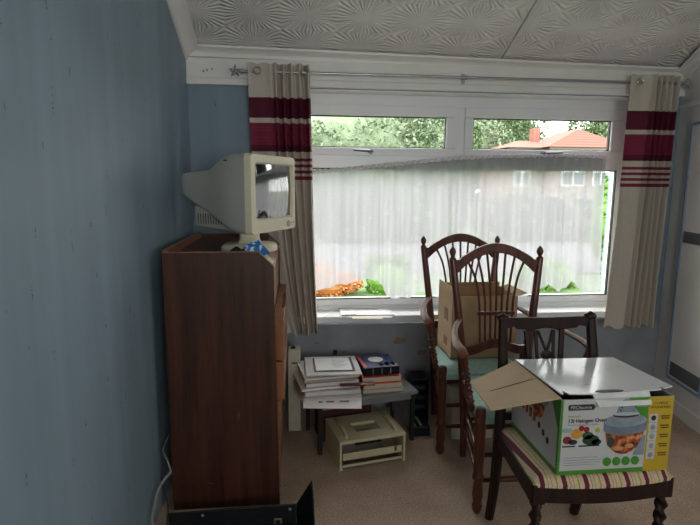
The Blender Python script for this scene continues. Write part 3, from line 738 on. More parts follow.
# ------------------------------------------------------------------ oven box
M_boxw = mat('white_printed_card', 'b4b6b6', .35, .03, 10); M_bgreen = mat('box_green', '42832a', .4, .05, 10); M_byel = mat('box_yellow', 'b5972a', .4, .05, 10)
M_blk = mat('print_black', '1b1c1e', .45); M_grey = mat('print_grey', '8d9196', .5, .2, 40); M_steel = mat('print_steel_blue', '7f8b99', .4, .25, 25)
M_food = NT('print_food'); f_ = M_food.noise(M_food.coord('Object'), 45, 4); M_food.l(M_food.ramp(f_, [(.36, lin('3d1a12')), (.48, lin('8a3f22')), (.56, lin('b86a35')), (.66, lin('c9986a'))]), M_food.b.inputs['Base Color']); M_food = M_food.m
OB = .488; OX0, OX1, OY0, OY1, OZ = .862, 1.257, 1.532, 1.905, .753
ob = thing('oven_box', 'white green and yellow halogen oven box standing on the striped chair', 'box', ((OX0+OX1)/2, (OY0+OY1)/2, OB))
T = .004
MB().box(OX0, OX1, OY0, OY1, OB, OB+T).build('base_panel', M_card, ob)
fp = MB().box(OX0, OX1, OY0, OY0+T, OB+T, OZ).build('front_panel', M_boxw, ob)
lpn = MB().box(OX0, OX0+T, OY0+T, OY1-T, OB+T, OZ).build('side_panel', M_boxw, ob)
MB().box(OX1-T, OX1, OY0+T, OY1-T, OB+T, OZ).build('side_panel', M_boxw, ob)
MB().box(OX0, OX1, OY1-T, OY1, OB+T, OZ).build('rear_panel', M_card, ob)
E0 = .0006
def dec(name, pts, m, lvl=1): # pts in front-panel fractions (u right, v up)
    W_, H_ = OX1-OX0, OZ-OB
    P = [(OX0+u*W_, OY0, OB+v*H_) for u, v in pts]; o = MB().prism(P, (0, -E0*lvl, 0)).build(name, m, fp); return o
def rect(u0, v0, u1, v1): return [(u0, v0), (u1, v0), (u1, v1), (u0, v1)]
def ell(cu, cv, ru, rv, k=20, a0=0, a1=2*pi): return [(cu+ru*cos(a0+(a1-a0)*i/k), cv+rv*sin(a0+(a1-a0)*i/k)) for i in range(k)]
dec('yellow_band', rect(.775, .0, 1, 1), M_byel)
dec('green_border', rect(0, 0, .775, .055), M_bgreen); dec('green_border', rect(0, .055, .018, 1), M_bgreen)
dec('green_corner', [(.59, 1), (.775, 1), (.775, .62)], M_bgreen)
dec('logo_pill', [(.065, .86), (.28, .86), (.30, .90), (.28, .935), (.065, .935), (.058, .90)], M_blk)
dec('logo_tip', [(.275, .86), (.285, .86), (.303, .90), (.285, .935), (.275, .935), (.292, .90)], M_bgreen, 2)
W_, H_ = OX1-OX0, OZ-OB
def ftxt(name, s, u, v, size, m, align='LEFT', sx=1, lvl=2, bold=0):
    return text(name, s, size, (OX0+u*W_, OY0-E0*lvl, OB+v*H_), (1, 0, 0), (0, 0, 1), m, fp, .0002, align, sx, bold)
ftxt('logo_text', 'PROlectrix', .078, .878, .0165, M_boxw, sx=1.0)
ftxt('small_text', 'Extra Large', .062, .775, .0095, mat('print_gold', '8a7a4e', .5))
ftxt('title_text', '12l Halogen Oven', .062, .70, .0185, M_blk, bold=.0002)
ftxt('small_text', 'The all in one cooking solution', .062, .66, .0085, M_grey)
ftxt('corner_text', 'SUPER', .765, .93, .014, M_boxw, 'RIGHT'); ftxt('corner_text', 'SAVER', .765, .875, .014, M_boxw, 'RIGHT')
ftxt('band_text', '11 PIECE', .885, .90, .013, M_blk, 'CENTER'); ftxt('band_text', 'ACCESSORIES', .885, .85, .0115, M_blk, 'CENTER')
for i in range(5):
    v = .72-.125*i; dec('accessory_tile', rect(.79, v-.055, .868, v+.06), M_boxw, 2); dec('accessory_picture', ell(.829, v, .022, .036, 12), [M_blk, M_steel, M_grey, M_grey, M_steel][i], 3)
    for k in range(2): dec('accessory_caption', rect(.895+.008*k, v+.012-.03*k, .975, v+.030-.03*k), mat('print_brown', '5a4a1c', .5), 2)
for i, v in enumerate((.225, .19, .155, .125)): dec('fine_print', rect(.05, v, .05+(.30, .36, .33, .28)[i], v+.007), M_grey)
# fruit and vegetables on two dark plates
dec('plate_line', rect(.03, .375, .145, .392), M_blk); dec('plate_line', rect(.175, .375, .36, .392), M_blk)
for (u, v, ru, rv, c, nm) in ((.07, .47, .04, .05, '7c2330', 'fruit'), (.06, .60, .05, .03, '8fa39a', 'glass_dish'), (.15, .55, .05, .065, 'c08a2e', 'fruit'), (.19, .62, .025, .035, '8e1f2a', 'fruit'), (.235, .6, .025, .04, '8a1c24', 'fruit'), (.12, .44, .04, .035, '2b3338', 'bowl'), (.28, .46, .075, .07, '25402a', 'greens'), (.25, .52, .05, .05, '2f5232', 'greens'), (.335, .59, .02, .035, 'a9a63a', 'green_fruit'), (.33, .43, .045, .04, '20282a', 'bowl')):
    dec('printed_'+nm, ell(u, v, ru, rv, 14), mat('print_'+c, c, .45, .25, 60), 2)
# the oven picture
dec('printed_lid_top', [(.485, .79), (.505, .88), (.53, .96), (.56, .985), (.60, .985), (.63, .96), (.655, .88), (.675, .79)], M_steel, 1)
for k in range(4): dec('printed_dial_mark', ell(.525+.012*k, .84+.035*k, .007, .011, 8), M_blk, 2)
dec('printed_lid', ell(.578, .70, .192, .085, 28), M_steel, 2)
dec('printed_element', ell(.578, .775, .118, .035, 20), mat('print_dark_red', '4a2620', .4), 3); dec('printed_element_rim', ell(.578, .79, .118, .022, 20), mat('print_pale_steel', 'a9b0b8', .4), 4)
arc = lambda cv, rv, a0, a1, k=16, ru=.192: [(.578+ru*cos(a0+(a1-a0)*i/k), cv+rv*sin(a0+(a1-a0)*i/k)) for i in range(k+1)]
dec('printed_ring', arc(.70, .085, pi, 2*pi)+arc(.58, .07, 2*pi, pi), mat('print_dark_steel', '687380', .4, .2, 30), 3)
dec('printed_food', [(.40, .56)]+arc(.56, .31, pi*1.02, 1.98*pi, 18, .172)+[(.756, .56)]+arc(.575, .07, 1.95*pi, 1.05*pi, 12, .175), M_food, 2)
for q in ((.46, .42, .035, .07), (.63, .36, .04, .03), (.53, .33, .05, .03)): dec('printed_highlight', ell(*q, 12), mat('print_food_'+str(q[0]), 'b98a62' if q[0] > .5 else '39423c', .4, .3, 60), 3)
dec('printed_serving', [(.735, .47), (.768, .50), (.768, .23), (.67, .23)], M_steel, 3)
for i in range(4): dec('green_badge', ell(.44+.085*i, .155, .037, .058, 16), M_bgreen, 4)
# left side print
def ldec(name, pts, m, lvl=1):
    P = [(OX0, OY1-T-(OY1-OY0-2*T)*u, OB+v*H_) for u, v in pts]; return MB().prism(P, (-E0*lvl, 0, 0)).build(name, m, lpn)
ldec('green_border', rect(0, 0, 1, .06), M_bgreen); ldec('green_border', rect(.975, .06, 1, 1), M_bgreen); ldec('green_corner', [(.80, 1), (.975, 1), (.975, .60)], M_bgreen)
ldec('printed_food', ell(.56, .72, .15, .22, 18), M_food, 1); ldec('printed_glass', ell(.66, .85, .12, .12, 16), M_steel, 2)
ldec('printed_dark', ell(.22, .88, .07, .12, 12), M_blk)
for i in range(6): ldec('printed_icon', rect(.06+.085*i, .46-.012*i, .115+.085*i, .60-.012*i), M_food)
for i in range(3): ldec('printed_icon', ell(.62+.09*i, .42-.05*i, .028, .05, 8), M_blk)
# top flap (closed), with hand slot, notches and hanging lip
TZ = .757
tf = MB(); o_ = [(OX0+.004, OY1+.004), (OX1+.018, OY1-.004), (OX1+.026, OY0+.045), (OX1-.012, OY0+.034), (OX1-.022, OY0+.05), (OX1-.03, OY0+.024), (OX0+.36*W_, OY0+.004), (OX0+.03, OY0+.014), (OX0+.022, OY0+.045), (OX0+.012, OY0+.014), (OX0+.004, OY0+.02)]
tf.prism([(x, y, TZ+(.008 if y < 1.7 else 0)) for x, y in o_], (0, 0, .004)); tfo = tf.build('top_flap', mat('glossy_white_card', 'd6d7d8', .16, .03, 6, spec=.7), ob)
def topz(y): return TZ+.0172-.0072*(OY1-y)/(OY1-OY0)
c = atZ(609.5, 391.2, TZ+.012)
MB().prism([(c.x+.05*cos(2*pi*k/16)*(abs(cos(2*pi*k/16))**-.3 if abs(cos(2*pi*k/16)) > .01 else 1), c.y+.010*sin(2*pi*k/16), TZ+.0112) for k in range(16)], (0, 0, .0025)).build('hand_slot', M_blk, tfo)
rngc = random.Random(5)
for (px, py) in ((588, 368), (584, 371), (597, 378), (602, 373), (612, 369), (590, 385), (560, 372), (620, 367)):
    q = atZ(px, py, TZ+.009); a = rngc.uniform(0, 3); q.z = TZ+.0118-.008*(q.y-1.56)/.34
    MB().tube([q, q+Vector((.012*cos(a), .012*sin(a), 0)), q+Vector((.024*cos(a+.5), .022*sin(a+.5), 0))], [.0006, .0018, .0006], 5, flat=.4).build('crease', mat('grey_crease', '8a8b8a', .6), tfo)
MB().prism([(OX0+.275*W_, OY0+.012, TZ+.008), (OX0+.80*W_, OY0+.02, TZ+.008), (OX0+.785*W_, OY0-.008, TZ-.028), (OX0+.315*W_, OY0-.008, TZ-.030)], (0, -.003, .002)).build('front_lip', mat('lip_card', 'c9cac9', .5), ob)
# left flap folded out
a, b, c2, d2 = Vector((OX0-.001, OY1-.004, .755)), Vector((OX0-.001, OY0+.006, .755)), Vector((.668, 1.645, .672)), Vector((.681, 1.905, .672))
lf = MB().prism([a, b, c2, d2], (.0015, 0, .004)).build('side_flap', mat('pale_cardboard', 'c3ab8b', .8, .05, 12), ob)
def onflap(px, py):
    nrm = (b-a).cross(d2-a).normalized(); dr = ray(px, py); o0 = Vector((0, 0, EYE)); t_ = (a-o0).dot(nrm)/dr.dot(nrm); return o0+dr*t_+Vector((0, 0, .0045))
s0, s1 = onflap(489, 392.5), onflap(535, 379.5)
MB().tube([s0, (s0*.4+s1*.6), s1], [.0016, .0022, .0008], 6, flat=.4).build('torn_slit', mat('slit_dark', '3a2c22', .8), lf)

# ------------------------------------------------------------------ low table with papers and books
U2 = Vector((.676-.350, 2.722-2.654, 0)).normalized(); V2 = Vector((-U2.y, U2.x, 0)); O2 = Vector((.105, 2.602, 0)); TL = .585; TD = .34
lt = thing('low_table', 'low grey table under the window carrying papers and books', 'table', tuple(O2+U2*.29+V2*.17))
M_tab = mat('grey_table_laminate', '7c7e80', .35, .08, 10)
MB().obox(O2+Vector((0, 0, .282)), U2*TL, V2*TD, (0, 0, .02)).build('table_top', M_tab, lt, bevel=.003)
for u in (.012, TL-.035):
    for v in (.012, TD-.035): MB().obox(O2+U2*u+V2*v, U2*.022, V2*.022, (0, 0, .282)).build('leg', mat('dark_table_leg', '26282a', .4), lt, bevel=.002)
MB().obox(O2+U2*.034+V2*.016+Vector((0, 0, .25)), U2*(TL-.07), V2*.012, (0, 0, .03)).build('apron', M_tab, lt)
MB().obox(O2+U2*(TL-.028)+V2*.034+Vector((0, 0, .06)), U2*.006, V2*(TD-.07), (0, 0, .21)).build('end_panel', mat('pale_grey_panel', '8a8a88', .5), lt)

def slab(name, corner, ang, w, dpt, z, h, m, label, cat, group=None, sag=0, lift=0):
    dx = Vector((cos(ang), sin(ang), 0)); dy = Vector((-sin(ang), cos(ang), 0)); o = Vector(corner)
    def fn(u, v): return o+dx*(w*u)+dy*(dpt*v)+Vector((0, 0, z+sag*(max(0, .35-u)/.35)**2+lift*(max(0, .3-v)/.3)**2+.0012*sin(u*5+v*7)))
    return tag(MB().sheet(fn, 14, 14, h, (0, 0, 1)).build(name, m, smooth=False), label, cat, group)
M_pg = mat('grey_white_page', 'c9c7c6', .8, .04, 30); M_pw = mat('bright_page', 'dfdedd', .75, .03, 30); M_pb = mat('beige_folder', 'b0a28e', .8, .06, 20)
zt = .3025; px0 = Vector((.03, 2.60, 0))
stack = [(.012, 'newspaper', M_pg, 'grey newspaper at the very bottom of the paper pile', .0, -.01, .05, .31, .36, -.0),
         (.006, 'magazine', M_pb, 'beige folder second from bottom in the paper pile', -.012, .01, .02, .30, .33, 0),
         (.022, 'magazine', M_pg, 'thick grey magazine low in the paper pile', .01, .015, -.03, .30, .32, 0),
         (.010, 'magazine', M_pw, 'white brochure in the middle of the paper pile', -.01, .02, .06, .30, .31, 0),
         (.018, 'magazine', M_pg, 'grey catalogue above the white brochure in the pile', .012, .04, .03, .29, .30, 0),
         (.008, 'folder', M_pb, 'beige card folder under the top papers of the pile', -.004, .05, .0, .29, .30, 0),
         (.012, 'magazine', M_pg, 'pale grey booklet third from top of the paper pile', .0, .045, .03, .30, .29, 0)]
zz = zt
for i, (h, nm, m, lb, ox, oy, an, w, dp, sg) in enumerate(stack):
    slab(nm, px0+Vector((ox+.012*i/6, oy, 0)), .12+an, w, dp, zz+.0012*(i+1), h, m, lb, 'paper', 'papers piled on the low table'); zz += h+.0028+(.004 if i == 1 else 0)
ztop = zz+.0012*8+.002
slab('picture_frame_card', (.052, 2.665, 0), .02, .30, .30, ztop, .006, M_pg, 'pale grey card with dark-edged white sheet on top of the pile', 'card')
slab('white_sheet', (.105, 2.72, 0), .015, .20, .20, ztop+.0105, .002, M_pw, 'white printed sheet lying on the topmost grey card', 'paper')
o = slab('dark_backing_sheet', (.096, 2.712, 0), .015, .225, .222, ztop+.0078, .0012, mat('charcoal_sheet', '4b4c4f', .7), 'charcoal backing sheet under the white printed sheet', 'paper')
# drawing lines printed on the white sheet
ws = bpy.data.objects['white_sheet']
for k in range(7):
    y = 2.76+.022*k; MB().box(.20, .20+.05+.02*((k*7) % 3), y, y+.003, ztop+.0145, ztop+.0149).build('printed_line', M_grey, ws)
# loose sheet hanging over the front with print
q = [atZ(297.5, 399, .335), atZ(299, 384, .34), atZ(357, 389, .34), atZ(355, 405, .318)]
hang = MB().prism([(.03, 2.50, .3225), (.325, 2.475, .320), (.345, 2.64, .3285), (.035, 2.66, .3285)], (0, 0, .0015))
# ------- books
def book(name, corner, ang, w, dpt, z, h, cover, label, spine=True, pagecol=None):
    dx = Vector((cos(ang), sin(ang), 0)); dy = Vector((-sin(ang), cos(ang), 0)); o = Vector((corner[0], corner[1], z))
    t = thing(name, label, 'book', tuple(o+dx*w/2+dy*dpt/2), 'books stacked on the low table')
    c = .0025
    MB().obox(o+dx*.003+dy*.003+Vector((0, 0, c)), dx*(w-.006), dy*(dpt-.006), (0, 0, h-2*c)).build('pages', mat('page_edges', 'c2b8a6', .85, .1, 200, stretch=(1, 1, 30)), t)
    for zz_ in (0, h-c): MB().obox(o+Vector((0, 0, zz_)), dx*w, dy*dpt, (0, 0, c)).build('cover', cover, t, bevel=.0006)
    MB().obox(o, dx*.003, dy*dpt, (0, 0, h)).build('spine', cover, t)
    return t, o, dx, dy
M_org = mat('orange_cover', 'd4702a', .4, .06, 20); M_orr = mat('red_orange_cover', 'c2452a', .4, .06, 20); M_wht = mat('white_cover', 'b9b6b0', .5, .06, 20); M_navy = mat('black_navy_cover', '15171f', .3, .2, 30)
bz0 = .3025
book('book', (.362, 2.702), .10, .235, .25, bz0+.0005, .020, M_wht, 'white paperback at the bottom of the book stack')
book('book', (.365, 2.70), .115, .225, .25, bz0+.0215, .032, M_org, 'thick orange paperback second from the bottom of the books')
book('book', (.358, 2.712), .10, .225, .245, bz0+.0545, .034, M_orr, 'orange-red paperback under the dark box-like book')
tb, o, dx, dy = book('book', (.372, 2.735), .13, .205, .215, bz0+.0895, .044, M_navy, 'thick dark navy book with coloured cover on top of the stack')
def cov(u0, v0, u1, v1, m, nm): MB().obox(o+dx*.205*u0+dy*.215*v0+Vector((0, 0, .0441)), dx*.205*(u1-u0), dy*.215*(v1-v0), (0, 0, .0006)).build(nm, m, tb)
cov(.02, .06, .12, .98, mat('cover_red', 'b3283a', .4), 'cover_stripe'); cov(.0, .0, 1, .05, M_navy, 'cover_edge')
MB().prism([o+dx*.205*(.5+.22*cos(k*pi/8))+dy*.215*(.62+.2*sin(k*pi/8))+Vector((0, 0, .0447)) for k in range(16)], (0, 0, .0005)).build('cover_oval', mat('cover_cream', 'd6d2c8', .4), tb)
cov(.14, .05, .98, .98, mat('cover_blue', '23345e', .35, .4, 40), 'cover_picture')
for k in range(3): cov(.48+.17*k, .10+.02*k, .60+.17*k, .30+.03*k, mat('cover_pale_blue', 'b4c4dd', .4), 'cover_letter')
for k in range(3): MB().obox(o+dx*.205*(.24+.25*k)+Vector((0, 0, .004))-dy*.0006, dx*.004, dy*.0006, (0, 0, .036)).build('spine_line', M_grey, tb)
MB().obox(o-dy*.0005, dx*.205, dy*.004, (0, 0, .044)).build('front_edge', M_navy, tb)
# dark red ruler-like folder edge across the pile
tag(MB().obox((.23, 2.628, bz0+.075), (.19, .012, -.004), (-.002, .03, 0), (0, 0, .008)).build('pencil_case', mat('maroon_vinyl', '5c2024', .4), bevel=.002), 'narrow maroon strip bridging the paper pile and the books', 'pencil case')

# ------------------------------------------------------------------ beige printer stand on the floor
M_tray = mat('aged_beige_plastic', 'bfb596', .5, .06, 10, .08, 200)
A2 = Vector((.213, 2.447, 0)); ux = Vector((.349, .074, 0)).normalized(); vy = Vector((-ux.y, ux.x, 0)); TW = .362; DP = .285; TH = .158
ps = thing('printer_stand', 'beige plastic printer stand with a drawer on the carpet', 'stand', tuple(A2+ux*TW/2+vy*DP/2))
def P3(u, v, z): return A2+ux*u+vy*v+Vector((0, 0, z))
hx0, hx1, hy0, hy1 = .115, .255, .085, .185
tp = MB()
for (u0, u1, v0, v1) in ((.0, TW, 0, hy0), (0, TW, hy1, DP), (0, hx0, hy0, hy1), (hx1, TW, hy0, hy1)):
    tp.obox(P3(u0, v0, TH-.016), ux*(u1-u0), vy*(v1-v0), (0, 0, .016))
tp.build('top_plate', M_tray, ps)
MB().obox(P3(hx0-.003, hy0-.003, TH-.075), ux*(hx1-hx0+.006), vy*(hy1-hy0+.006), (0, 0, .004)).build('slot_floor', mat('slot_shade', '1e1e1b', .8), ps)  # near-black colour stands in for the shade inside the open slot
for u in (0, TW-.012):
    MB().obox(P3(u, 0, .0), ux*.012, vy*DP, (0, 0, TH-.016)).build('side_wall', M_tray, ps, bevel=.003)
MB().obox(P3(.012, DP-.01, .02), ux*(TW-.024), vy*.01, (0, 0, TH-.036)).build('rear_wall', M_tray, ps)
for u in (.018, TW-.052):   # raised side rails that arch towards the front
    rings = []
    for i in range(15):
        v = i/14; z = .026*sin(pi*min(1, .12+v*.88))**.7; vv = .03+.23*v; w = .012
        uu = u+(.022 if u < .1 else 0)
        rings.append([P3(uu, vv, TH), P3(uu+w, vv, TH), P3(uu+w, vv, TH+z+.002), P3(uu, vv, TH+z+.002)])
    MB().loft(rings).build('side_rail', M_tray, ps, smooth=False, bevel=.002)
dw = MB().obox(P3(.018, .006, .05), ux*(TW-.036), vy*.006, (0, 0, .038)).obox(P3(.018, .012, .05), ux*(TW-.036), vy*(DP-.03), (0, 0, .004)).build('drawer', M_tray, ps, bevel=.001)
MB().obox(P3(TW-.06, .004, .062), ux*.012, vy*.002, (0, 0, .024)).build('latch', mat('dark_latch_plastic', '4b4a42', .8), dw)  # latch in a darker plastic than the drawer
MB().obox(P3(.02, .02, .0545), ux*(TW*.62), vy*.22, (0, 0, .004)).build('paper_stack', M_pg, dw)
MB().obox(P3(.015, .004, .012), ux*(TW-.03), vy*.008, (0, 0, .014)).build('front_bar', M_tray, ps, bevel=.002)
for u in (-.002, TW-.016): MB().obox(P3(u, -.002, 0), ux*.018, vy*.024, (0, 0, .012)).build('foot', M_tray, ps, bevel=.002)

# maroon box under the table, cream case beside bureau, black rack
mb_ = thing('storage_box', 'dark maroon storage box under the low table', 'box', (.33, 2.88, 0))
MB().obox(O2+U2*.06+V2*.15, U2*.30, V2*.15, (0, 0, .22)).build('body', mat('maroon_card', '4a1a20', .6), mb_, bevel=.004)
MB().obox(O2+U2*.055+V2*.145+Vector((0, 0, .2202)), U2*.31, V2*.16, (0, 0, .028)).build('lid', mat('maroon_card_lid', '551f26', .6), mb_, bevel=.004)
tw = thing('computer_case', 'slim cream computer case standing between the bureau and the paper pile', 'computer case', (-.012, 3.0, 0))
MB().box(-.052, .022, 2.905, 3.0, .006, .497).build('body', mat('cream_case_plastic', 'a9a597', .5, .05, 10), tw, bevel=.010, bseg=3)
MB().box(-.051, .021, 2.893, 2.906, .006, .495).build('front_panel', mat('cream_case_front', 'b3ae9d', .5, .05, 10), tw, bevel=.005)
MB().box(-.03, .004, 2.8915, 2.894, .42, .428).build('drive_slot', M_blk, tw)
MB().lathe((-.02, 2.94, .497), (-.02, 2.94, .509), [(0, .014), (.7, .013), (1, .009)], 12).build('knob', M_blk, tw, smooth=True)
for y in (2.92, 2.97): MB().box(-.036, .01, y, y+.02, 0, .0065).build('foot', M_blk, tw)
rk = thing('file_rack', 'black slotted plastic file rack on the floor behind the armchair leg', 'rack', (.745, 2.99, 0))
M_bp = mat('black_plastic', '16181b', .4, .1, 20)
for x in (.70, .795): MB().box(x-.005, x+.005, 2.95, 3.08, 0, .285).build('upright', M_bp, rk, bevel=.002)
for k in range(5): MB().box(.705, .79, 2.955, 3.07, .02+.062*k, .028+.062*k).build('shelf', M_bp, rk)
MB().box(.705, .79, 3.072, 3.08, 0, .285).build('back_plate', M_bp, rk)
for k in range(4): MB().box(.713, .782, 2.958, 3.06, .0285+.062*k, .045+.062*k+.006*(k % 2)).build('tray_insert', mat('charcoal_insert', '2d3238', .5), rk)
bb = thing('black_device', 'low black device with two pale bars in front of the file rack', 'device', (.71, 2.84, 0))
MB().box(.655, .765, 2.77, 2.93, 0, .06).build('body', M_bp, bb, bevel=.004)
for k in range(2): MB().obox((.672+.036*k, 2.785, .0602), (.014, 0, 0), (-.006, .12, 0), (0, 0, .006)).build('pale_bar', mat('pale_bar', '9a978c', .5), bb, bevel=.002)
cb = thing('cream_carton', 'cream carton on the floor under the rear armchair', 'carton', (1.0, 3.02, 0))
MB().box(.875, 1.12, 2.72, 2.975, 0, .24).build('body', mat('cream_carton_card', 'c9c2b2', .7, .05, 10), cb, bevel=.003)
MB().box(.87, 1.125, 2.715, 2.98, .2402, .30).build('lid', mat('cream_carton_lid', 'd3cdbf', .7, .05, 10), cb, bevel=.003)

# ------------------------------------------------------------------ sill papers
SZ = .6285
tag(MB().prism([atZ(323, 317.5, SZ), atZ(338, 308.5, SZ), atZ(395, 315.5, SZ), atZ(391, 318, SZ)], (0, 0, .003)).build('leaflet', M_pg), 'large pale leaflet flat on the window sill', 'leaflet')
tag(MB().prism([atZ(345, 315.5, SZ+.004), atZ(341, 306.5, SZ+.004), atZ(386, 307, SZ+.004), atZ(394, 315.5, SZ+.004)], (0, 0, .006)).build('magazine', M_pw), 'white magazine lying on the leaflet on the sill', 'magazine')
sp_ = MB().prism([atZ(341, 315, SZ+.011), atZ(338, 305.5, SZ+.011), atZ(352, 305.5, SZ+.011), atZ(356, 314.5, SZ+.011)], (0, 0, .002)); lv = tag(sp_.build('envelope', M_pw), 'small white printed envelope on top of the sill magazine', 'envelope')
for k in range(4):
    a_ = atZ(343, 307.5+1.7*k, SZ+.0131); b_ = atZ(350, 307.3+1.7*k, SZ+.0131); MB().tube([a_, b_], .001, 5).build('printed_line', M_grey, lv)
tag(MB().prism([atZ(352, 318.5, SZ), atZ(352, 316.6, SZ+.0035), atZ(383, 317.6, SZ+.0035), atZ(383, 319, SZ)], (0, -.004, .001)).build('card_slip', M_cream), 'thin beige card slip poking from under the sill papers', 'card')

# ------------------------------------------------------------------ loose sheet over the table front
ls = tag(hang.build('printed_sheet', M_pw), 'loose white printed sheet hanging over the front of the low table', 'paper')
for k, (u, w) in enumerate(((.08, .02), (.12, .04), (.19, .05))):
    MB().obox((.03+u, 2.55, .3285), (w, -.001, 0), (0, .012, .0005), (0, 0, .0006)).build('printed_mark', [M_blk, M_blk, mat('print_maroon', '6d3540', .5)][k], ls)

# ------------------------------------------------------------------ black case and cables in front of the bureau
M_case = mat('black_leatherette', '14171b', .38, .15, 30, .2, 200)
bc = thing('black_case', 'open black case with rivets lying on the floor before the bureau', 'case', (-.2, 2.0, 0))
yb = 2.06
tl_, tr_ = atY(168, 514, yb), atY(296, 504, yb)
MB().prism([(tl_.x-.0, yb, 0), (tr_.x, yb, 0), tr_, atY(205, 511, yb), tl_], (0, .008, 0)).build('back_panel', M_case, bc, bevel=.002)
tip = atY(311, 480.5, 1.93)
MB().prism([(tr_.x, yb, 0), (tip.x+.012, 1.86, 0), (tip.x+.004, 1.88, tip.z-.05), tip, tr_], (.006, .003, 0)).build('side_panel', M_case, bc, bevel=.002)
MB().prism([(-.47, yb, 0), (tr_.x, yb, 0), (tip.x+.012, 1.75, 0), (-.47, 1.75, 0)], (0, 0, .006)).build('base_panel', M_case, bc)
for (px, py) in ((202.5, 515.5), (290, 509.3)):
    p = atY(px, py, yb-.001); MB().lathe(p, p+Vector((0, -.004, 0)), [(0, .0065), (.6, .006), (1, .003)], 12).build('rivet', mat('steel_rivet', 'a6a8aa', .35, metal=.7), bc, smooth=True)
p = atY(278, 521, yb-.001)
lk = MB().box(p.x-.017, p.x+.017, p.y-.005, p.y, p.z-.016, p.z+.014).build('lock_plate', mat('dull_brass', '8a8468', .4, metal=.6), bc, bevel=.002)
MB().box(p.x-.010, p.x+.010, p.y-.007, p.y-.005, p.z-.01, p.z+.008).build('lock_inset', M_blk, lk)
M_cab = mat('grey_cable', '8b8a84', .5); M_cabd = mat('dark_cable', '2a2c2e', .5)
def cable(name, pts, r, m, label): tag(MB().tube(spline(pts, 8), r, 8).build(name, m, smooth=True), label, 'cable', 'cables behind the bureau')
Yc = 2.14
def cp(x, y, Y=Yc): p = atY(x, y, Y); p.x = max(p.x, XL+.022); return p
cable('cable', [cp(159.5, 436, 2.32), cp(163, 450, 2.22), cp(168, 462), cp(171, 472, 2.13)], .004, M_cab, 'short pale cable dropping between the bureau and the wall')
cable('cable', [cp(171, 472, 2.15), cp(164, 480), cp(155, 492, 2.10), cp(151, 505, 2.05), cp(152, 520, 2.0), cp(156, 535, 1.98)], .006, M_cab, 'thick pale cable looping down the wall beside the bureau')
cable('cable', [cp(160, 478, 2.17), cp(165, 492, 2.12), cp(168, 508, 2.08), cp(166, 530, 2.02)], .004, M_cabd, 'dark cable curling down beside the bureau')

# ------------------------------------------------------------------ marks on the wall below the sill
M_st = mat('bare_plaster_patch', '8a7c6a', .9, .3, 60)
for (px, py, r) in ((400, 341, .03), (317, 343, .008), (344, 352, .012), (421, 352, .025)):
    p = atY(px, py, D-.0035); k = 11; rg = random.Random(px)
    MB().prism([(p.x+r*(.7+.5*rg.random())*1.5*cos(2*pi*i/k), D-.003, p.z+r*(.5+.5*rg.random())*sin(2*pi*i/k)) for i in range(k)], (0, -.0012, 0)).build('plaster_patch', M_st, WB)
so = thing('wall_socket', 'small dark cable outlet on the wall above the papers', 'socket', tuple(atY(335, 352, D-.003)))
p = atY(335, 352, D-.003); MB().box(p.x-.012, p.x+.012, p.y-.012, p.y, p.z-.015, p.z+.015).build('plate', M_gasket, so, bevel=.003)

# ------------------------------------------------------------------ outdoors
def gz(Y): return -.30 - .065*max(0, min(Y, 60)-8)
M_lawn = NT('lawn_grass'); f_ = M_lawn.noise(M_lawn.coord('Object'), 3, 6, .7); M_lawn.l(M_lawn.ramp(f_, [(.35, lin('263d13')), (.6, lin('405d20'))]), M_lawn.b.inputs['Base Color']); M_lawn.b.inputs['Roughness'].default_value = .9; M_lawn = M_lawn.m
def gfn(u, v):
    Y = 3.6+70*v+240*max(0, v-.8)/.2; return (-45-160*v+(110+380*v)*u, Y, gz(Y))
tag(MB().sheet(gfn, 12, 30, .1, (0, 0, -1)).build('lawn', M_lawn), 'green lawn falling away outside the window', 'lawn', kind='structure')
def leaf_mat(name, a, b):
    t = NT(name); t.b.inputs['Roughness'].default_value = .6; f = t.noise(t.coord('Object'), 1.5, 5, .7)
    t.l(t.ramp(f, [(.35, lin(a)), (.65, lin(b))]), t.b.inputs['Base Color']); return t.m
LM = [leaf_mat('leaves_mid', '33452a', '566a3e'), leaf_mat('leaves_pale', '45563a', '68775a'), leaf_mat('leaves_bright', '3f661a', '658a2e'), leaf_mat('leaves_orange', '8a4d1e', 'b0713c'), leaf_mat('leaves_dark', '1f301b', '334628')]
M_bark = mat('bark', '5a4a3c', .9, .2, 12)
def foliage(mb, c, rad, n, size, rg, nclump=14):
    c = Vector(c); cl = []
    for _ in range(nclump):
        dv = Vector((rg.gauss(0, 1), rg.gauss(0, 1), rg.gauss(0, 1))).normalized()*rg.uniform(.35, .75)
        cl.append((Vector((dv.x*rad[0], dv.y*rad[1], dv.z*rad[2])), rg.uniform(.35, .55)))
    for k in range(n):
        cc, rr = cl[k % nclump]; dv = Vector((rg.gauss(0, 1), rg.gauss(0, 1), rg.gauss(0, 1))).normalized()*rr*rg.uniform(.75, 1.05)
        p = c+cc+Vector((dv.x*rad[0], dv.y*rad[1], dv.z*rad[2]))
        a = Vector((rg.gauss(0, 1), rg.gauss(0, 1), rg.gauss(0, 1))).normalized(); b = a.cross(Vector((rg.gauss(0, 1), rg.gauss(0, 1), rg.gauss(0, 1)))).normalized()
        s = size*rg.uniform(.6, 1.3); mb.add([p-a*s, p-b*s*.6, p+a*s, p+b*s*.6], [(0, 1, 2, 3)])
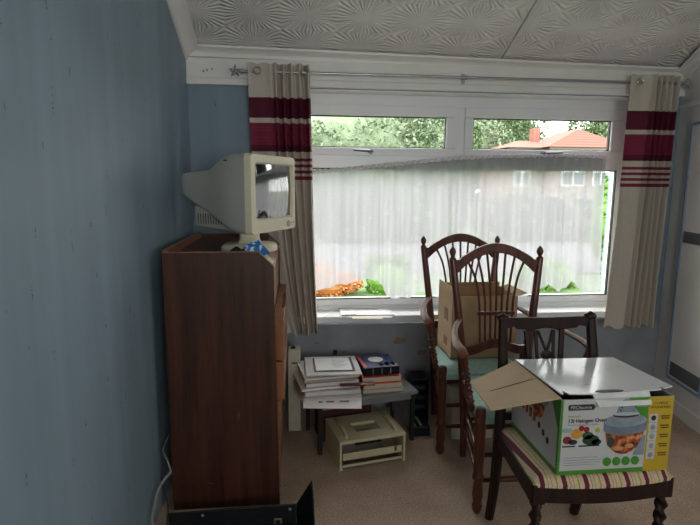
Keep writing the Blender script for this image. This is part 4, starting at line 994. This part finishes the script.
def tree(label, x, Y, h, rad, m, seed, n=5000, size=.22, cat='tree', name='tree'):
    rg = random.Random(seed); z = gz(Y); t = thing(name, label, cat, (x, Y, z), 'trees and shrubs outside')
    c = (x, Y, z+h-rad[2])
    MB().tube([(x, Y, z-.1), (x+.1, Y, z+h*.3), (x, Y, z+h-rad[2]*.7)], [h*.035, h*.028, h*.012], 8).build('trunk', M_bark, t, smooth=True)
    mb = MB(); foliage(mb, c, rad, n, size, rg); mb.ball(c, 1, 14, 9, tuple(q*.72 for q in rad)); o = mb.build('crown', m, t, recalc=False); o['kind'] = 'stuff'
    return t
tree('broad pale green tree behind the left top window light', 3.2, 30, 9.0, (5.0, 3, 4.2), LM[1], 1, 22000, .13)
tree('mid green tree at the left edge of the window', -4.6, 38, 10.0, (5.0, 3, 4.4), LM[0], 2, 16000, .15)
tree('mid green tree left of the window mullion', 9.5, 38, 10.3, (4.6, 3, 4.6), LM[0], 3, 18000, .15)
tree('dark tree behind the left end of the red roof', 17.0, 52, 13.2, (5.5, 3, 5.5), LM[1], 4, 16000, .2)
tree('green tree rising behind the house chimney', 29, 70, 16.2, (6, 3, 5.5), LM[0], 5, 16000, .2)
tree('green tree at the right behind the red gable', 35.5, 57, 13.6, (6, 3, 5.5), LM[0], 6, 16000, .2)
tree('bushy bright shrub by the right window jamb', 7.6, 11.5, 2.6, (.75, .8, 1.3), LM[2], 7, 4000, .08, 'shrub', 'shrub')
tree('dark hedge shrub low behind the net curtain', 4.0, 24.5, 4.3, (4.6, 1.0, 2.9), LM[4], 8, 6000, .14, 'shrub', 'shrub')
tree('wide hedge shrub behind the armchair finials', 12.2, 25, 2.9, (3.6, 1.0, 2.0), LM[4], 9, 6000, .14, 'shrub', 'shrub')
tree('dark hedge shrub outside behind the left curtain', -5.0, 25, 4.2, (4.2, 1.0, 2.8), LM[4], 13, 6000, .14, 'shrub', 'shrub')
tree('low orange-brown shrub below the left net hem', .48, 8.3, .46, (.55, .5, .30), LM[3], 10, 9000, .025, 'shrub', 'shrub')
tree('low bright green shrub beside the orange shrub', 1.5, 8.3, .62, (.46, .4, .40), LM[2], 11, 9000, .025, 'shrub', 'shrub')
tree('low bright green shrub under the right net hem', 4.35, 8.6, .52, (.7, .5, .33), LM[2], 12, 9000, .025, 'shrub', 'shrub')
tag(MB().sheet(lambda u, v: (-30+70*u, 10.5+13*v, gz(10.5+13*v)+.02), 8, 8, .015, (0, 0, 1)).build('road', mat('grey_tarmac', '4a4a4e', .9, .1, 3)), 'grey tarmac drive crossing the lawn outside', 'road', kind='structure')
M_brick = NT('red_brick'); bt_ = M_brick.n('ShaderNodeTexBrick'); bt_.inputs['Scale'].default_value = 4.5; bt_.inputs['Color1'].default_value = lin('6d3a2e'); bt_.inputs['Color2'].default_value = lin('7d4838'); bt_.inputs['Mortar'].default_value = lin('7b7066'); M_brick.l(M_brick.coord('Object', (1, 1, 1)), bt_.inputs['Vector']); M_brick.l(bt_.outputs[0], M_brick.b.inputs['Base Color']); M_brick = M_brick.m
# brick house with hipped tile roof
hs = thing('brick_house', 'red brick house with orange tiled roof seen beyond the garden', 'house', (24, 46, gz(42)))
HX0, HX1, HY0, HY1, HB, HE = 17.6, 27.6, 42.0, 49.0, gz(42)-.2, 4.45
M_tile = NT('orange_roof_tiles'); wv = M_tile.n('ShaderNodeTexWave'); wv.wave_type = 'BANDS'; wv.bands_direction = 'Z'; wv.inputs['Scale'].default_value = 1.4; M_tile.l(M_tile.coord('Object'), wv.inputs['Vector'])
M_tile.l(M_tile.ramp(wv.outputs[1], [(.2, lin('5e3127')), (.8, lin('724032'))]), M_tile.b.inputs['Base Color']); M_tile.b.inputs['Roughness'].default_value = .85; M_tile = M_tile.m
hw = MB().box(HX0, HX1, HY0, HY1, HB, HE).build('walls', M_brick, hs)
# main ridge runs along x; a front gable wing on the right
RZ_ = 5.3; rf = MB()
rf.add([(HX0-.4, HY0-.4, HE), (HX1+.4, HY0-.4, HE), (HX1+.4, HY1+.4, HE), (HX0-.4, HY1+.4, HE), (HX0+2.2, 45.5, RZ_), (HX1-2.2, 45.5, RZ_)], [(0, 1, 5, 4), (1, 2, 5), (2, 3, 4, 5), (3, 0, 4), (3, 2, 1, 0)])
rf.build('roof', M_tile, hs)
GW0, GW1 = 20.4, 27.0
MB().box(GW0, GW1, HY0-1.2, HY0+.02, HB, HE).build('wing_walls', M_brick, hs)
g = MB(); gm = (GW0+GW1)/2
g.add([(GW0-.4, HY0-1.6, HE), (GW1+.4, HY0-1.6, HE), (gm, HY0+.6, 6.1), (gm, 46.5, 6.1), (GW0-.4, 45.0, HE), (GW1+.4, 45.0, HE)], [(0, 1, 2), (0, 2, 3, 4), (1, 5, 3, 2), (0, 4, 5, 1)]); g.build('wing_roof', M_tile, hs)
MB().box(20.85, 21.5, 45.0, 45.7, 4.9, 6.35).build('chimney', M_brick, hs)
M_hg = mat('house_window_glass', '59626a', .15, .1, 1)
for (x0, x1, z0, z1, yy) in ((21.5, 23.5, 1.35, 2.55, HY0-1.2), (21.6, 22.7, -1.05, 0.0, HY0-1.2), (24.2, 25.6, 1.35, 2.55, HY0-1.2), (18.0, 19.4, 1.35, 2.55, HY0), (18.0, 19.4, -1.05, .1, HY0), (24.2, 25.6, -1.05, .1, HY0-1.2), (26.6, 27.4, 1.35, 2.55, HY0)):
    m = MB(); w = .09; m.box(x0, x1, yy-.06, yy-.001, z0, z0+w); m.box(x0, x1, yy-.06, yy-.001, z1-w, z1); m.box(x0, x0+w, yy-.06, yy-.001, z0+w, z1-w); m.box(x1-w, x1, yy-.06, yy-.001, z0+w, z1-w); m.box((x0+x1)/2-w/2, (x0+x1)/2+w/2, yy-.06, yy-.001, z0+w, z1-w)
    f = m.build('house_window', M_upvc, hs); MB().box(x0+w, x1-w, yy-.03, yy-.002, z0+w, z1-w).build('pane', M_hg, f)

for o in bpy.data.objects:
    if '_w' in o: del o['_w']
